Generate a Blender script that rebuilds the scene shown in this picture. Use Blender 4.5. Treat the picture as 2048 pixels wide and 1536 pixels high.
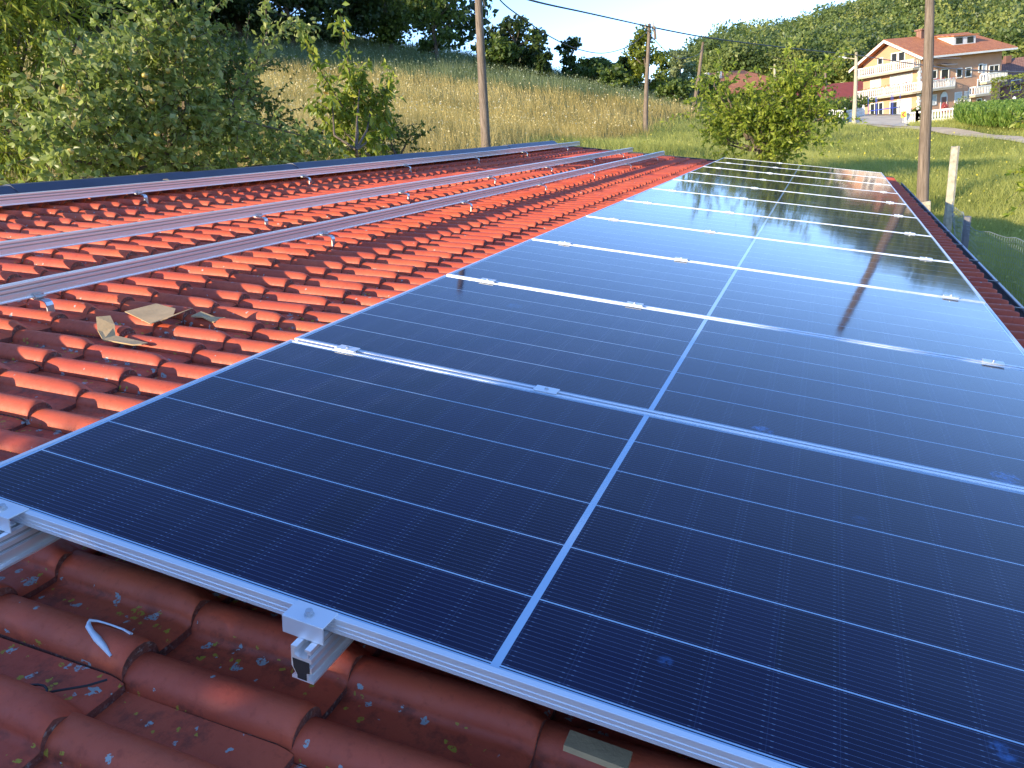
import bpy, math, random
import numpy as np
from mathutils import Vector, Matrix
for o in list(bpy.data.objects): bpy.data.objects.remove(o)
SC = bpy.context.scene
COL = SC.collection
random.seed(3); RNG = np.random.default_rng(7)
# ------------------------------------------------------------------ camera
F = 1519.47
CW = np.array([1.67422, -0.8656, 0.49592])
RW = np.array([[0.92072, 0.36908, -0.12668], [-0.00495, -0.31357, -0.94955], [-0.39018, 0.8749, -0.28689]])
cam = bpy.data.objects.new('camera', bpy.data.cameras.new('camera')); COL.objects.link(cam)
m3 = Matrix(((RW[0][0], -RW[1][0], -RW[2][0]), (RW[0][1], -RW[1][1], -RW[2][1]), (RW[0][2], -RW[1][2], -RW[2][2])))
cam.matrix_world = Matrix.Translation(Vector(CW)) @ m3.to_4x4()
cam.data.sensor_width = 36; cam.data.lens = 36 * F / 2048; cam.data.clip_start = 0.05; cam.data.clip_end = 3000
SC.camera = cam
# ------------------------------------------------------------------ sky and sun
TS = Vector((-0.473, -0.84, 0.278)).normalized()          # direction to the sun
W = bpy.data.worlds.new('World'); SC.world = W; W.use_nodes = True
wn = W.node_tree.nodes; sky = wn.new('ShaderNodeTexSky'); sky.sky_type = 'NISHITA'; sky.sun_disc = False
sky.sun_elevation = math.asin(TS.z); sky.sun_rotation = math.atan2(TS.x, TS.y)
sky.air_density = 1.0; sky.dust_density = 0.0; sky.altitude = 1800; sky.ozone_density = 3.0
tint = wn.new('ShaderNodeMix'); tint.data_type = 'RGBA'; tint.blend_type = 'MULTIPLY'; tint.inputs[0].default_value = 1.0
tint.inputs[7].default_value = (0.82, 0.84, 0.97, 1)
W.node_tree.links.new(sky.outputs[0], tint.inputs[6]); W.node_tree.links.new(tint.outputs[2], wn['Background'].inputs[0]); wn['Background'].inputs[1].default_value = 0.15
sl = bpy.data.lights.new('sun', 'SUN'); sl.energy = 2.75; sl.angle = math.radians(0.55); sl.color = (1.0, 0.86, 0.60)
so = bpy.data.objects.new('sun', sl); COL.objects.link(so); so.rotation_euler = TS.to_track_quat('Z', 'Y').to_euler()
SC.view_settings.view_transform = 'Standard'; SC.view_settings.look = 'None'; SC.view_settings.gamma = 1
SC.view_settings.exposure = 1.74
SC.render.engine = 'CYCLES'; SC.cycles.max_bounces = 7; SC.cycles.transparent_max_bounces = 8

# ------------------------------------------------------------------ helpers
def tag(o, label=None, cat=None, group=None, kind=None):
    if label: o['label'] = label
    if cat: o['category'] = cat
    if group: o['group'] = group
    if kind: o['kind'] = kind
    return o
def empty(name, loc=(0, 0, 0), rot=(0, 0, 0), label=None, cat=None, group=None):
    o = bpy.data.objects.new(name, None); COL.objects.link(o); o.location = loc; o.rotation_euler = rot
    o.empty_display_size = 0.2
    return tag(o, label, cat, group)
class MB:
    def __init__(s): s.v = []; s.f = []; s.m = []; s.n = 0
    def add(s, V, Fs, m=0):
        b = s.n; s.v.extend([tuple(p) for p in V]); s.n += len(V)
        for f in Fs: s.f.append(tuple(b + i for i in f)); s.m.append(m)
    def box(s, a, b, m=0):
        x0, y0, z0 = [min(a[i], b[i]) for i in range(3)]; x1, y1, z1 = [max(a[i], b[i]) for i in range(3)]
        s.add([(x0,y0,z0),(x1,y0,z0),(x1,y1,z0),(x0,y1,z0),(x0,y0,z1),(x1,y0,z1),(x1,y1,z1),(x0,y1,z1)],
              [(0,3,2,1),(4,5,6,7),(0,1,5,4),(1,2,6,5),(2,3,7,6),(3,0,4,7)], m)
    def tube(s, pts, rad, n=6, m=0, cap=True):
        pts = [Vector(p) for p in pts]
        if not hasattr(rad, '__len__'): rad = [rad] * len(pts)
        V = []; 
        for i, p in enumerate(pts):
            d = (pts[min(i+1, len(pts)-1)] - pts[max(i-1, 0)]).normalized()
            up = Vector((0, 0, 1)) if abs(d.z) < 0.9 else Vector((1, 0, 0))
            a = d.cross(up).normalized(); b = d.cross(a)
            for k in range(n):
                t = 2 * math.pi * k / n; V.append(p + (a * math.cos(t) + b * math.sin(t)) * rad[i])
        Fs = []
        for i in range(len(pts)-1):
            for k in range(n): Fs.append((i*n+k, i*n+(k+1) % n, (i+1)*n+(k+1) % n, (i+1)*n+k))
        if cap: Fs.append(tuple(range(n))); Fs.append(tuple((len(pts)-1)*n+k for k in reversed(range(n))))
        s.add(V, Fs, m)
    def prism(s, poly, a, b, m=0):
        """closed polygon (list of 3D pts) at offset a and offset b"""
        n = len(poly); a = Vector(a); b = Vector(b)
        V = [Vector(p) + a for p in poly] + [Vector(p) + b for p in poly]
        Fs = [tuple(reversed(range(n))), tuple(range(n, 2*n))] + [(i, (i+1) % n, n+(i+1) % n, n+i) for i in range(n)]
        s.add(V, Fs, m)
    def build(s, name, mats, parent=None, smooth=False, bevel=0):
        me = bpy.data.meshes.new(name); me.from_pydata(s.v, [], s.f)
        for mt in (mats if isinstance(mats, (list, tuple)) else [mats]): me.materials.append(mt)
        me.polygons.foreach_set('material_index', s.m)
        if smooth: me.polygons.foreach_set('use_smooth', [True]*len(me.polygons))
        me.update(); o = bpy.data.objects.new(name, me); COL.objects.link(o)
        if parent: o.parent = parent
        if bevel:
            b = o.modifiers.new('bevel', 'BEVEL'); b.width = bevel; b.segments = 2; b.limit_method = 'ANGLE'
        return o
def npmesh(name, V, Fq, mats, parent=None, attr=None, smooth=False, midx=None):
    """V (n,3), Fq (m,k) faces of equal size, attr: per-face float 'rnd'"""
    me = bpy.data.meshes.new(name); k = Fq.shape[1]; m = len(Fq)
    me.vertices.add(len(V)); me.vertices.foreach_set('co', np.ascontiguousarray(V, dtype=np.float32).ravel())
    me.loops.add(m*k); me.loops.foreach_set('vertex_index', np.ascontiguousarray(Fq, dtype=np.int32).ravel())
    me.polygons.add(m); me.polygons.foreach_set('loop_start', np.arange(0, m*k, k, dtype=np.int32))
    me.polygons.foreach_set('loop_total', np.full(m, k, dtype=np.int32))
    for mt in (mats if isinstance(mats, (list, tuple)) else [mats]): me.materials.append(mt)
    if midx is not None: me.polygons.foreach_set('material_index', np.asarray(midx, dtype=np.int32))
    if smooth: me.polygons.foreach_set('use_smooth', np.ones(m, dtype=bool))
    if attr is not None:
        a = me.attributes.new('rnd', 'FLOAT', 'FACE'); a.data.foreach_set('value', np.asarray(attr, dtype=np.float32))
    me.update(calc_edges=True); me.validate()
    o = bpy.data.objects.new(name, me); COL.objects.link(o)
    if parent: o.parent = parent
    return o
def copy_tree(o, parent=None):
    c = o.copy(); COL.objects.link(c); c.parent = parent
    for ch in o.children: copy_tree(ch, c)
    return c
def ray(u, v):
    return RW.T @ np.array([(u-1024)/F, (v-768)/F, 1.0])
def at(u, v, D):
    """world point at horizontal distance D metres in the direction seen at (u, v)"""
    d = ray(u, v); d = d / math.hypot(d[0], d[1]); return Vector(CW + d * D)
def az(u):                    # horizontal unit direction near the horizon
    d = ray(u, 223 + 0.1334*(1665-u)); return d[:2] / math.hypot(d[0], d[1])

# ------------------------------------------------------------------ materials
class NT:
    def __init__(s, name):
        s.mat = bpy.data.materials.new(name); s.mat.use_nodes = True; s.t = s.mat.node_tree; s.n = s.t.nodes
        s.p = s.n['Principled BSDF']; s.out = s.n['Material Output']
    def node(s, ty, ins=None, **kw):
        nd = s.n.new(ty)
        for k, v in kw.items(): setattr(nd, k, v)
        for k, v in (ins or {}).items():
            if isinstance(v, bpy.types.NodeSocket): s.t.links.new(v, nd.inputs[k])
            else: nd.inputs[k].default_value = v
        return nd
    def set(s, **kw):
        for k, v in kw.items():
            k = k.replace('_', ' ')
            if isinstance(v, bpy.types.NodeSocket): s.t.links.new(v, s.p.inputs[k])
            else: s.p.inputs[k].default_value = v
    def math(s, op, a, b=0.0, c=0.0): return s.node('ShaderNodeMath', {0: a, 1: b, 2: c}, operation=op).outputs[0]
    def noise(s, vec, scale, detail=4, rough=0.55): return s.node('ShaderNodeTexNoise', {'Vector': vec, 'Scale': scale, 'Detail': detail, 'Roughness': rough}).outputs[0]
    def ramp(s, fac, stops, interp='LINEAR'):
        r = s.node('ShaderNodeValToRGB', {'Fac': fac}); cr = r.color_ramp; cr.interpolation = interp
        while len(cr.elements) < len(stops): cr.elements.new(0.5)
        for e, (p, c) in zip(cr.elements, stops): e.position = p; e.color = (*c, 1) if len(c) == 3 else c
        return r.outputs[0]
    def mix(s, f, a, b):
        nd = s.node('ShaderNodeMix', data_type='RGBA')
        for k, v in ((0, f), (6, a), (7, b)):
            if isinstance(v, bpy.types.NodeSocket): s.t.links.new(v, nd.inputs[k])
            else: nd.inputs[k].default_value = v if k == 0 else ((*v, 1) if len(v) == 3 else v)
        return nd.outputs[2]
    def bump(s, h, dist, strength=1.0): return s.node('ShaderNodeBump', {'Height': h, 'Distance': dist, 'Strength': strength}).outputs[0]
    def obj(s): return s.node('ShaderNodeTexCoord').outputs['Object']
    def pos(s): return s.node('ShaderNodeNewGeometry').outputs['Position']
def plain(name, c, rough=0.6, metal=0.0, var=0.15, scale=8.0, bump=0.0):
    m = NT(name); n = m.noise(m.obj(), scale, 5)
    a = tuple(x*(1-var) for x in c); b = tuple(min(1, x*(1+var)) for x in c)
    m.set(Base_Color=m.ramp(n, [(0.3, a), (0.7, b)]), Roughness=rough, Metallic=metal)
    if bump: m.set(Normal=m.bump(m.noise(m.obj(), scale*6, 3), bump))
    return m.mat
def leafmat(name, dark, mid, light, trans=0.35, rough=0.45, extra=None):
    m = NT(name); r = m.node('ShaderNodeAttribute', attribute_name='rnd').outputs['Fac']
    st = [(0.0, dark), (0.5, mid), (0.93, light)]
    if extra: st.append((1.0, extra))
    c = m.ramp(r, st); m.set(Base_Color=c, Roughness=rough); m.p.inputs['Specular IOR Level'].default_value = 0.35
    tr = m.node('ShaderNodeBsdfTranslucent', {'Color': m.mix(0.35, c, (0.50, 0.62, 0.08))})
    mx = m.node('ShaderNodeMixShader', {0: trans, 1: m.p.outputs[0], 2: tr.outputs[0]})
    m.t.links.new(mx.outputs[0], m.out.inputs[0]); return m.mat
def mat_tile():
    m = NT('tile_concrete'); p = m.obj(); a = m.node('ShaderNodeAttribute', attribute_name='rnd').outputs['Fac']
    n1 = m.noise(p, 5, 5); n2 = m.noise(p, 60, 4)
    base = m.ramp(n1, [(0.3, (0.45, 0.078, 0.034)), (0.7, (0.60, 0.118, 0.048))])
    base = m.mix(m.math('MULTIPLY', a, 0.45), base, (0.44, 0.054, 0.032))
    base = m.mix(m.ramp(n2, [(0.56, (0, 0, 0)), (0.75, (0.35, 0.35, 0.35))]), base, (0.17, 0.03, 0.02))
    # height above the pan: dirt and lichen gather in the pans
    z = m.node('ShaderNodeSeparateXYZ', {0: p}).outputs[2]
    pan = m.math('SUBTRACT', 1.0, m.node('ShaderNodeMapRange', {'Value': z, 'From Min': -0.190, 'From Max': -0.176}).outputs[0])
    grime = m.math('MULTIPLY', m.math('ADD', m.math('MULTIPLY', pan, .8), .15), m.ramp(m.noise(p, 14, 6, 0.7), [(0.5, (0, 0, 0)), (0.66, (1, 1, 1))]))
    base = m.mix(m.math('MULTIPLY', grime, 0.75), base, (0.055, 0.028, 0.02))
    reg = m.ramp(m.noise(p, 2.3, 2), [(0.42, (0, 0, 0)), (0.56, (1, 1, 1))])
    crust = m.math('GREATER_THAN', m.noise(p, 190, 3, .6), .44)
    def spots(scale, off, lo, size, wob=0.02):
        w = m.node('ShaderNodeVectorMath', {0: p, 1: m.node('ShaderNodeVectorMath', {0: m.node('ShaderNodeTexNoise', {'Vector': p, 'Scale': 60.0, 'Detail': 3.0}).outputs[1], 1: (wob, wob, wob)}, operation='MULTIPLY').outputs[0]}, operation='ADD').outputs[0]
        w = m.node('ShaderNodeVectorMath', {0: w, 1: off}, operation='ADD').outputs[0]
        v = m.node('ShaderNodeTexVoronoi', {'Vector': w, 'Scale': scale})
        sel = m.math('GREATER_THAN', m.node('ShaderNodeSeparateColor', {0: v.outputs['Color']}).outputs[0], lo)
        rr = m.math('MULTIPLY', m.node('ShaderNodeSeparateColor', {0: v.outputs['Color']}).outputs[1], size)
        d = m.math('LESS_THAN', v.outputs['Distance'], rr)
        return m.math('MULTIPLY', m.math('MULTIPLY', sel, d), crust)
    pf = m.math('MULTIPLY', m.math('ADD', m.math('MULTIPLY', pan, .93), .07), m.math('ADD', m.math('MULTIPLY', reg, .9), .1))
    pfh = m.math('GREATER_THAN', pf, 0.18)
    y = m.math('MULTIPLY', spots(55, (3.1, 0, 0), 0.60, 0.44), pfh)
    g = m.math('MULTIPLY', spots(30, (0, 5.2, 0), 0.60, 0.46, .03), pfh)
    g2 = spots(45, (9.2, 5.2, 0), 0.93, 0.34, .02)
    base = m.mix(y, base, (0.42, 0.30, 0.035)); base = m.mix(m.math('MAXIMUM', g, g2), base, (0.33, 0.36, 0.34))
    rough = m.ramp(n2, [(0.3, (0.46,)*3), (0.8, (0.70,)*3)])
    n9 = m.noise(p, 260, 3, .6)
    h = m.math('ADD', m.math('ADD', m.math('MULTIPLY', n2, 0.6), m.math('MULTIPLY', n9, .35)), m.math('MULTIPLY', m.math('MAXIMUM', g, y), 1.2))
    m.set(Base_Color=base, Roughness=rough, Normal=m.bump(h, 0.0016, 0.8)); m.p.inputs['Specular IOR Level'].default_value = 0.36
    return m.mat
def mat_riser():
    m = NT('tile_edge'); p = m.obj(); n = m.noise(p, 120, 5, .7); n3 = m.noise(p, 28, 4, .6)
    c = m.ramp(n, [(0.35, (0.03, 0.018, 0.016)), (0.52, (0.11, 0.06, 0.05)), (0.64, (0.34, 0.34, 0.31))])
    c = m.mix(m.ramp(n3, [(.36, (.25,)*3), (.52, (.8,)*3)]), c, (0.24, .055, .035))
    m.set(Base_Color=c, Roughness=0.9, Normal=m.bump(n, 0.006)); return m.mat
def mat_alu(name='aluminium', rough=0.3, c=(0.78, 0.78, 0.79), metal=1.0):
    m = NT(name); n = m.noise(m.node('ShaderNodeMapping', {'Vector': m.obj(), 'Scale': (30.0, 0.5, 30.0)}).outputs[0], 12, 3)
    m.set(Base_Color=(*c, 1), Metallic=metal, Roughness=m.ramp(n, [(0.3, (rough*.92,)*3), (0.7, (rough*1.1,)*3)]))
    return m.mat
PLEN, PW, PITCH = 2.43, 1.134, 1.154
def mat_cells():
    m = NT('solar_cells'); p = m.obj(); s = m.node('ShaderNodeSeparateXYZ', {0: p}); X, Y = s.outputs[0], s.outputs[1]
    oi = m.node('ShaderNodeObjectInfo').outputs['Random']
    M0 = 0.021; CW_ = (PW - 2*M0) / 6
    yy = m.math('SUBTRACT', Y, M0)
    fy = m.math('PINGPONG', yy, CW_/2)                     # 0 at a cell gap, CW_/2 mid cell
    gapy = m.math('LESS_THAN', fy, 0.0016)
    half = PLEN/2; xc = m.math('ABSOLUTE', m.math('SUBTRACT', X, half))
    div = m.math('LESS_THAN', xc, 0.0074)
    HC = (half - 0.0105 - 0.024) / 12
    xx = m.math('SUBTRACT', xc, 0.0105)
    fx = m.math('PINGPONG', xx, HC/2)
    edge = m.math('MAXIMUM', m.math('GREATER_THAN', m.math('ABSOLUTE', m.math('SUBTRACT', Y, PW/2)), PW/2-0.017), m.math('GREATER_THAN', xc, half-0.019))
    wp = CW_/16
    fw = m.math('PINGPONG', m.math('ADD', yy, wp/2), wp/2)
    wire = m.math('LESS_THAN', fw, 0.00042)
    pad = m.math('MULTIPLY', m.math('LESS_THAN', m.math('ABSOLUTE', m.math('SUBTRACT', fx, 0.0075)), 0.0022), m.math('LESS_THAN', fw, 0.0008))
    gapx = m.math('LESS_THAN', fx, 0.0006)
    # dark blue cell with slight variation cell to cell
    cx = m.math('FLOOR', m.math('DIVIDE', xx, HC)); cy = m.math('FLOOR', m.math('DIVIDE', yy, CW_))
    wn_ = m.node('ShaderNodeTexWhiteNoise', {'Vector': m.node('ShaderNodeCombineXYZ', {0: cx, 1: cy, 2: oi}).outputs[0]}, noise_dimensions='3D').outputs[0]
    cell = m.mix(wn_, (0.0012, 0.0016, 0.022), (0.0020, 0.0028, 0.034))
    c = m.mix(m.math('MULTIPLY', gapx, 0.5), cell, (0.03, 0.045, 0.10))
    c = m.mix(m.math('MULTIPLY', wire, 0.85), c, (0.10, 0.13, 0.24))
    c = m.mix(m.math('MULTIPLY', pad, 0.6), c, (0.20, 0.26, 0.38))
    wh = m.math('MAXIMUM', gapy, m.math('MAXIMUM', div, edge))
    c = m.mix(wh, c, (0.40, 0.56, 0.72))
    # finger smudges and dust
    wp2 = m.node('ShaderNodeVectorMath', {0: p, 1: m.node('ShaderNodeCombineXYZ', {0: m.math('MULTIPLY', oi, 37.0), 1: m.math('MULTIPLY', oi, 91.0)}).outputs[0]}, operation='ADD').outputs[0]
    v = m.node('ShaderNodeTexVoronoi', {'Vector': wp2, 'Scale': 6.5, 'Randomness': 1.0})
    sel = m.math('GREATER_THAN', m.node('ShaderNodeSeparateColor', {0: v.outputs['Color']}).outputs[0], 0.66)
    rr = m.math('MULTIPLY', m.node('ShaderNodeSeparateColor', {0: v.outputs['Color']}).outputs[1], 0.26)
    sp = m.node('ShaderNodeMapRange', {'Value': m.math('SUBTRACT', rr, v.outputs['Distance']), 'From Min': 0.0, 'From Max': 0.05}).outputs[0]
    ney = m.node('ShaderNodeMapRange', {'Value': m.math('ABSOLUTE', m.math('SUBTRACT', Y, PW/2)), 'From Min': 0.18, 'From Max': 0.52, 'To Min': .12}).outputs[0]
    mott = m.ramp(m.noise(wp2, 45, 5, .65), [(0.42, (0, 0, 0)), (0.62, (1, 1, 1))])
    sm = m.math('MULTIPLY', m.math('MULTIPLY', m.math('MULTIPLY', sel, sp), ney), mott)
    c = m.mix(m.math('MULTIPLY', sm, 0.8), c, (0.06, 0.19, 0.48))
    streak = m.ramp(m.noise(m.node('ShaderNodeMapping', {'Vector': wp2, 'Scale': (1.1, 3.5, 1), 'Rotation': (0, 0, 0.7)}).outputs[0], 1.6, 5, .6), [(0.45, (0, 0, 0)), (0.75, (1, 1, 1))])
    dust = m.ramp(m.noise(wp2, 420, 2, .5), [(0.70, (0, 0, 0)), (0.78, (1, 1, 1))])
    c = m.mix(m.math('MULTIPLY', streak, 0.045), c, (0.18, 0.22, 0.30))
    c = m.mix(m.math('MULTIPLY', dust, 0.10), c, (0.45, 0.45, 0.48))
    wav = m.noise(wp2, 2.2, 2, .4)
    rough = m.math('ADD', m.math('ADD', 0.055, m.math('MULTIPLY', sm, .25)), m.math('MULTIPLY', streak, 0.03))
    m.set(Base_Color=c, Roughness=rough, Normal=m.bump(m.math('ADD', wav, m.math('MULTIPLY', m.noise(wp2, 30, 2), 0.008)), 0.0016, 0.5)); m.p.inputs['IOR'].default_value = 1.33
    return m.mat
def mat_wood(name, a, b):
    m = NT(name); p = m.obj(); mp = m.node('ShaderNodeMapping', {'Vector': p, 'Scale': (22, 22, .9)}).outputs[0]
    n = m.noise(mp, 2.2, 6, .65); k = m.noise(p, 1.3, 3)
    c = m.ramp(n, [(0.35, a), (0.65, b)]); c = m.mix(m.ramp(k, [(0.5, (0, 0, 0)), (0.7, (.4, .4, .4))]), c, tuple(x*.6 for x in a))
    m.set(Base_Color=c, Roughness=0.85, Normal=m.bump(n, 0.012)); return m.mat
def mat_plaster(name, c):
    m = NT(name); p = m.obj(); n = m.noise(p, .6, 5); n2 = m.noise(p, 25, 3)
    m.set(Base_Color=m.ramp(n, [(0.3, tuple(x*.86 for x in c)), (0.7, c)]), Roughness=0.9, Normal=m.bump(n2, 0.004)); return m.mat
def mat_rooftile(name, a, b):
    m = NT(name); p = m.obj(); w = m.node('ShaderNodeTexBrick', {'Vector': p, 'Color1': (*a, 1), 'Color2': (*b, 1), 'Mortar': (*[x*.45 for x in a], 1), 'Scale': 1.0, 'Mortar Size': 0.03, 'Brick Width': 0.33, 'Row Height': 0.36})
    n = m.noise(p, 0.9, 5, .65); m.set(Base_Color=m.mix(m.ramp(n, [(0.4, (0, 0, 0)), (0.7, (.6, .6, .6))]), w.outputs[0], tuple(x*.6 for x in b)), Roughness=0.75, Normal=m.bump(w.outputs[1], 0.02))
    return m.mat
M = {}
M['tile'] = mat_tile(); M['riser'] = mat_riser(); M['alu'] = mat_alu('aluminium_frame', .46, (.78, .80, .84), .55); M['rail'] = mat_alu('aluminium_rail', .30, (.92, .91, .92), .6)
M['groove_shade'] = mat_alu('aluminium_groove_shade', .4, (.46, .44, .45), .6)  # darker aluminium that paints the shade lines into the rail grooves
M['steel'] = mat_alu('steel_hook', .4, (.58, .59, .61), .9); M['cells'] = mat_cells()
M['ridge'] = plain('anthracite_sheet', (0.05, 0.056, 0.085), 0.45, 0.0, .2, 3)
M['gutter'] = plain('gutter_sheet', (0.07, 0.06, 0.065), 0.4, 0.3, .2, 3)
M['gutter_rim'] = plain('gutter_rim', (0.34, 0.35, 0.38), 0.35, 0.6, .2, 3)
M['dark'] = plain('dark_rubber_and_hollow', (0.015, 0.015, 0.017), 0.6)
M['card'] = plain('cardboard', (0.46, 0.31, 0.16), 0.85, 0, .12, 20, .001)
M['white'] = plain('white_plaster', (0.74, 0.72, 0.68), 0.75, 0, .08, 2)
M['paint'] = plain('white_paint', (0.62, 0.66, 0.72), 0.45, 0, .08, 40)
M['wood'] = mat_wood('weathered_wood', (0.10, 0.07, 0.048), (0.27, 0.20, 0.15))
M['conc'] = plain('weathered_concrete', (0.44, 0.38, 0.28), 0.9, 0, .3, 14, .008)
M['bark'] = mat_wood('bark', (0.07, 0.05, 0.035), (0.19, 0.14, 0.10))
M['cable'] = plain('cable', (0.06, 0.06, 0.065), 0.6)
M['wire'] = plain('galvanised_wire', (0.32, 0.34, 0.36), 0.5, .5)
M['peach'] = mat_plaster('peach_plaster', (0.60, 0.33, 0.20)); M['redwall'] = mat_plaster('dull_red_plaster', (0.28, 0.13, 0.11))
M['roofo'] = mat_rooftile('orange_clay_tiles', (0.54, 0.18, 0.07), (0.66, 0.24, 0.09)); M['roofb'] = mat_rooftile('brown_clay_tiles', (0.25, 0.12, 0.09), (0.33, 0.17, 0.12))
M['roofr'] = plain('red_sheet_roof', (0.40, 0.065, 0.03), 0.75, 0, .12, 1)
M['glass'] = plain('window_glass', (0.03, 0.035, 0.045), 0.08); M['blind'] = plain('window_blind', (0.55, 0.56, 0.54), 0.6)
M['yellow'] = plain('sign_yellow', (0.80, 0.50, 0.03), 0.4); M['red'] = plain('sign_red', (0.60, 0.04, 0.02), 0.4); M['blue'] = plain('blue_steel', (0.05, 0.08, 0.4), 0.4)
M['flower'] = plain('red_blossom', (0.38, 0.07, 0.07), 0.6)
M['asphalt'] = plain('road_gravel', (0.56, 0.43, 0.28), 0.95, 0, .22, 1.2, .01); M['pave'] = plain('pale_paving', (0.60, 0.49, 0.35), 0.9, 0, .15, .8)
M['L_peach'] = leafmat('peach_leaf', (.11, .15, .02), (.27, .31, .035), (.48, .46, .07), .42, .4)
M['L_apple'] = leafmat('apple_leaf', (.09, .13, .03), (.22, .27, .075), (.48, .50, .20), .5, .36)
M['L_cherry'] = leafmat('cherry_leaf', (.07, .12, .015), (.18, .24, .028), (.38, .38, .05), .42, .4, (.5, .14, .03))
M['L_walnut'] = leafmat('walnut_leaf', (.11, .16, .02), (.26, .32, .04), (.44, .47, .07), .55, .42)
M['L_dark'] = leafmat('dark_leaf', (.010, .022, .008), (.028, .05, .014), (.07, .10, .022), .2)
M['L_mid'] = leafmat('mid_leaf', (.03, .055, .014), (.075, .115, .022), (.16, .20, .035), .25)
M['L_yel'] = leafmat('yellow_leaf', (.07, .10, .014), (.15, .18, .022), (.27, .28, .04), .3)
M['L_pale'] = leafmat('willow_leaf', (.12, .16, .07), (.22, .26, .12), (.36, .39, .2), .3)
M['L_hill'] = leafmat('forest_leaf', (.055, .085, .03), (.14, .18, .045), (.31, .32, .085), .3)
M['G_dry'] = leafmat('dry_grass', (.24, .17, .055), (.50, .37, .13), (.68, .54, .25), .35, .7, (.62, .60, .48))
M['G_shade'] = leafmat('weed_grass', (.06, .09, .035), (.13, .16, .07), (.24, .27, .15), .3, .7, (.45, .48, .38))
M['G_green'] = leafmat('green_grass', (.17, .20, .05), (.40, .40, .10), (.60, .56, .20), .45, .6, (.80, .64, .05))
M['G_corn'] = leafmat('corn_leaf', (.07, .14, .03), (.17, .27, .05), (.32, .42, .10), .45, .5)
M['apple'] = plain('apple_skin', (0.36, 0.27, 0.06), 0.35, 0, .5, 25)

# ------------------------------------------------------------------ terrain
CT = [(700,300,20),(500,330,18),(900,290,22),(1000,180,50),(700,130,55),(480,130,52),(1290,215,52),(1290,266,42),(1400,230,60),(1400,280,40),(1340,300,26),(1100,288,30),
      (500,70,75),(300,60,75),(0,80,75),(960,130,65),(1130,165,65),(1290,190,70),(1390,200,78),(1430,222,90),(1640,226,110),(1550,230,95),
      (1700,330,38),(1700,290,54),(1850,330,33),(1950,330,33),(1850,290,46),(1728,243,122),(1838,231,118),(2001,220,128),(1812,248,74),(1876,243,72),(1990,232,69),(2048,287,42),(2048,275,46),(1950,275,50),
      (1860,263,56),(1860,256,60),(1760,256,68),(1760,250,74),(1700,254,80),(1700,246,95),(1640,252,84),
      (1852,396,22),(1640,190,175),(1450,165,190),(1850,190,175)]
cp = [tuple(at(u, v, D)) for u, v, D in CT]
for u, v in [(1400,112),(1500,72),(1650,40),(1740,2),(1850,-50),(2000,-90),(2200,-110)]:
    p_ = at(u, v, 265); cp.append((p_.x, p_.y, p_.z-8.5))
for u, D, zr in [
                 (2048,20,-2.85),(2048,10,-2.8),(1900,13,-2.8),(1665,14,-2.5),(1665,20,-2.55),(1400,16,-1.8),(1100,14,-1.2),(1852,17,-2.8),(2300,60,-2.6),(2300,25,-2.8),
                 (-800,45,8),(-300,70,14),(-1600,60,9),(500,120,26),(900,120,14),(1200,130,6),(1350,160,7)]:
    d = az(u); cp.append((CW[0]+d[0]*D, CW[1]+d[1]*D, CW[2]+zr))
for x, y, z in [(0,-3,-2.3),(5,0,-2.3),(5,8,-2.3),(12,0,-2.4),(-3,0,-1.6),(-7,4,-1.3),(-7,10,-.9),(-5,14,-.8),(0,16,-1.8),(0,-20,-2.2),(-20,-10,0),(20,-20,-2.4),(60,0,-2.5),(-60,-40,6),(0,-100,-2),(100,-60,-2),(150,60,2),(-150,0,18),(-150,150,35),(0,400,20),(200,300,55),(-200,300,40),(350,0,10),(-350,-350,10),(350,-350,0),(350,350,60),(-350,350,50)]:
    cp.append((x, y, z))
cp = np.array(cp); PX = cp[:, :2]/50
def _k(r2): return np.where(r2 > 1e-12, 0.5*r2*np.log(np.maximum(r2, 1e-12)), 0)
_n = len(cp); _A = np.zeros((_n+3, _n+3)); _A[:_n, :_n] = _k(((PX[:, None]-PX[None])**2).sum(2)) + np.eye(_n)*2e-4
_A[:_n, _n] = 1; _A[:_n, _n+1:] = PX; _A[_n, :_n] = 1; _A[_n+1:, :_n] = PX.T
_w = np.linalg.solve(_A, np.concatenate([cp[:, 2], np.zeros(3)]))
def TZ(xy):
    q = np.atleast_2d(xy)/50; out = np.zeros(len(q))
    for i in range(0, len(q), 20000):
        b = q[i:i+20000]; out[i:i+20000] = _k(((b[:, None]-PX[None])**2).sum(2)) @ _w[:_n] + _w[_n] + b @ _w[_n+1:]
    return np.clip(out, -12, 75)
def tz(x, y): return float(TZ(np.array([[x, y]]))[0])
def ground(u, D):            # point on the terrain in the direction u
    d = az(u); x, y = CW[0]+d[0]*D, CW[1]+d[1]*D; return Vector((x, y, tz(x, y)))
def inpoly(P, poly):
    x, y = P[:, 0], P[:, 1]; r = np.zeros(len(P), bool); n = len(poly)
    for i in range(n):
        x1, y1 = poly[i]; x2, y2 = poly[(i+1) % n]
        c = ((y1 > y) != (y2 > y)); xi = (x2-x1)*(y-y1)/(y2-y1+1e-12)+x1; r ^= c & (x < xi)
    return r
def poly_uD(L): return [tuple(CW[:2] + az(u)*D) for u, D in L]
DRY = poly_uD([(-900,8),(-900,46),(200,50),(500,50),(800,51),(1000,50),(1290,53),(1385,60),(1395,54),(1310,46),(1285,41),(1200,33),(1100,27),(1000,22),(900,16),(600,9)])
SHADE = poly_uD([(-900,46),(200,50),(500,50),(800,51),(1000,50),(1290,53),(1385,60),(1400,85),(900,100),(-900,120)])
t = np.linspace(-1, 1, 361); g = np.sinh(t*4.2)/np.sinh(4.2)*700
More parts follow.
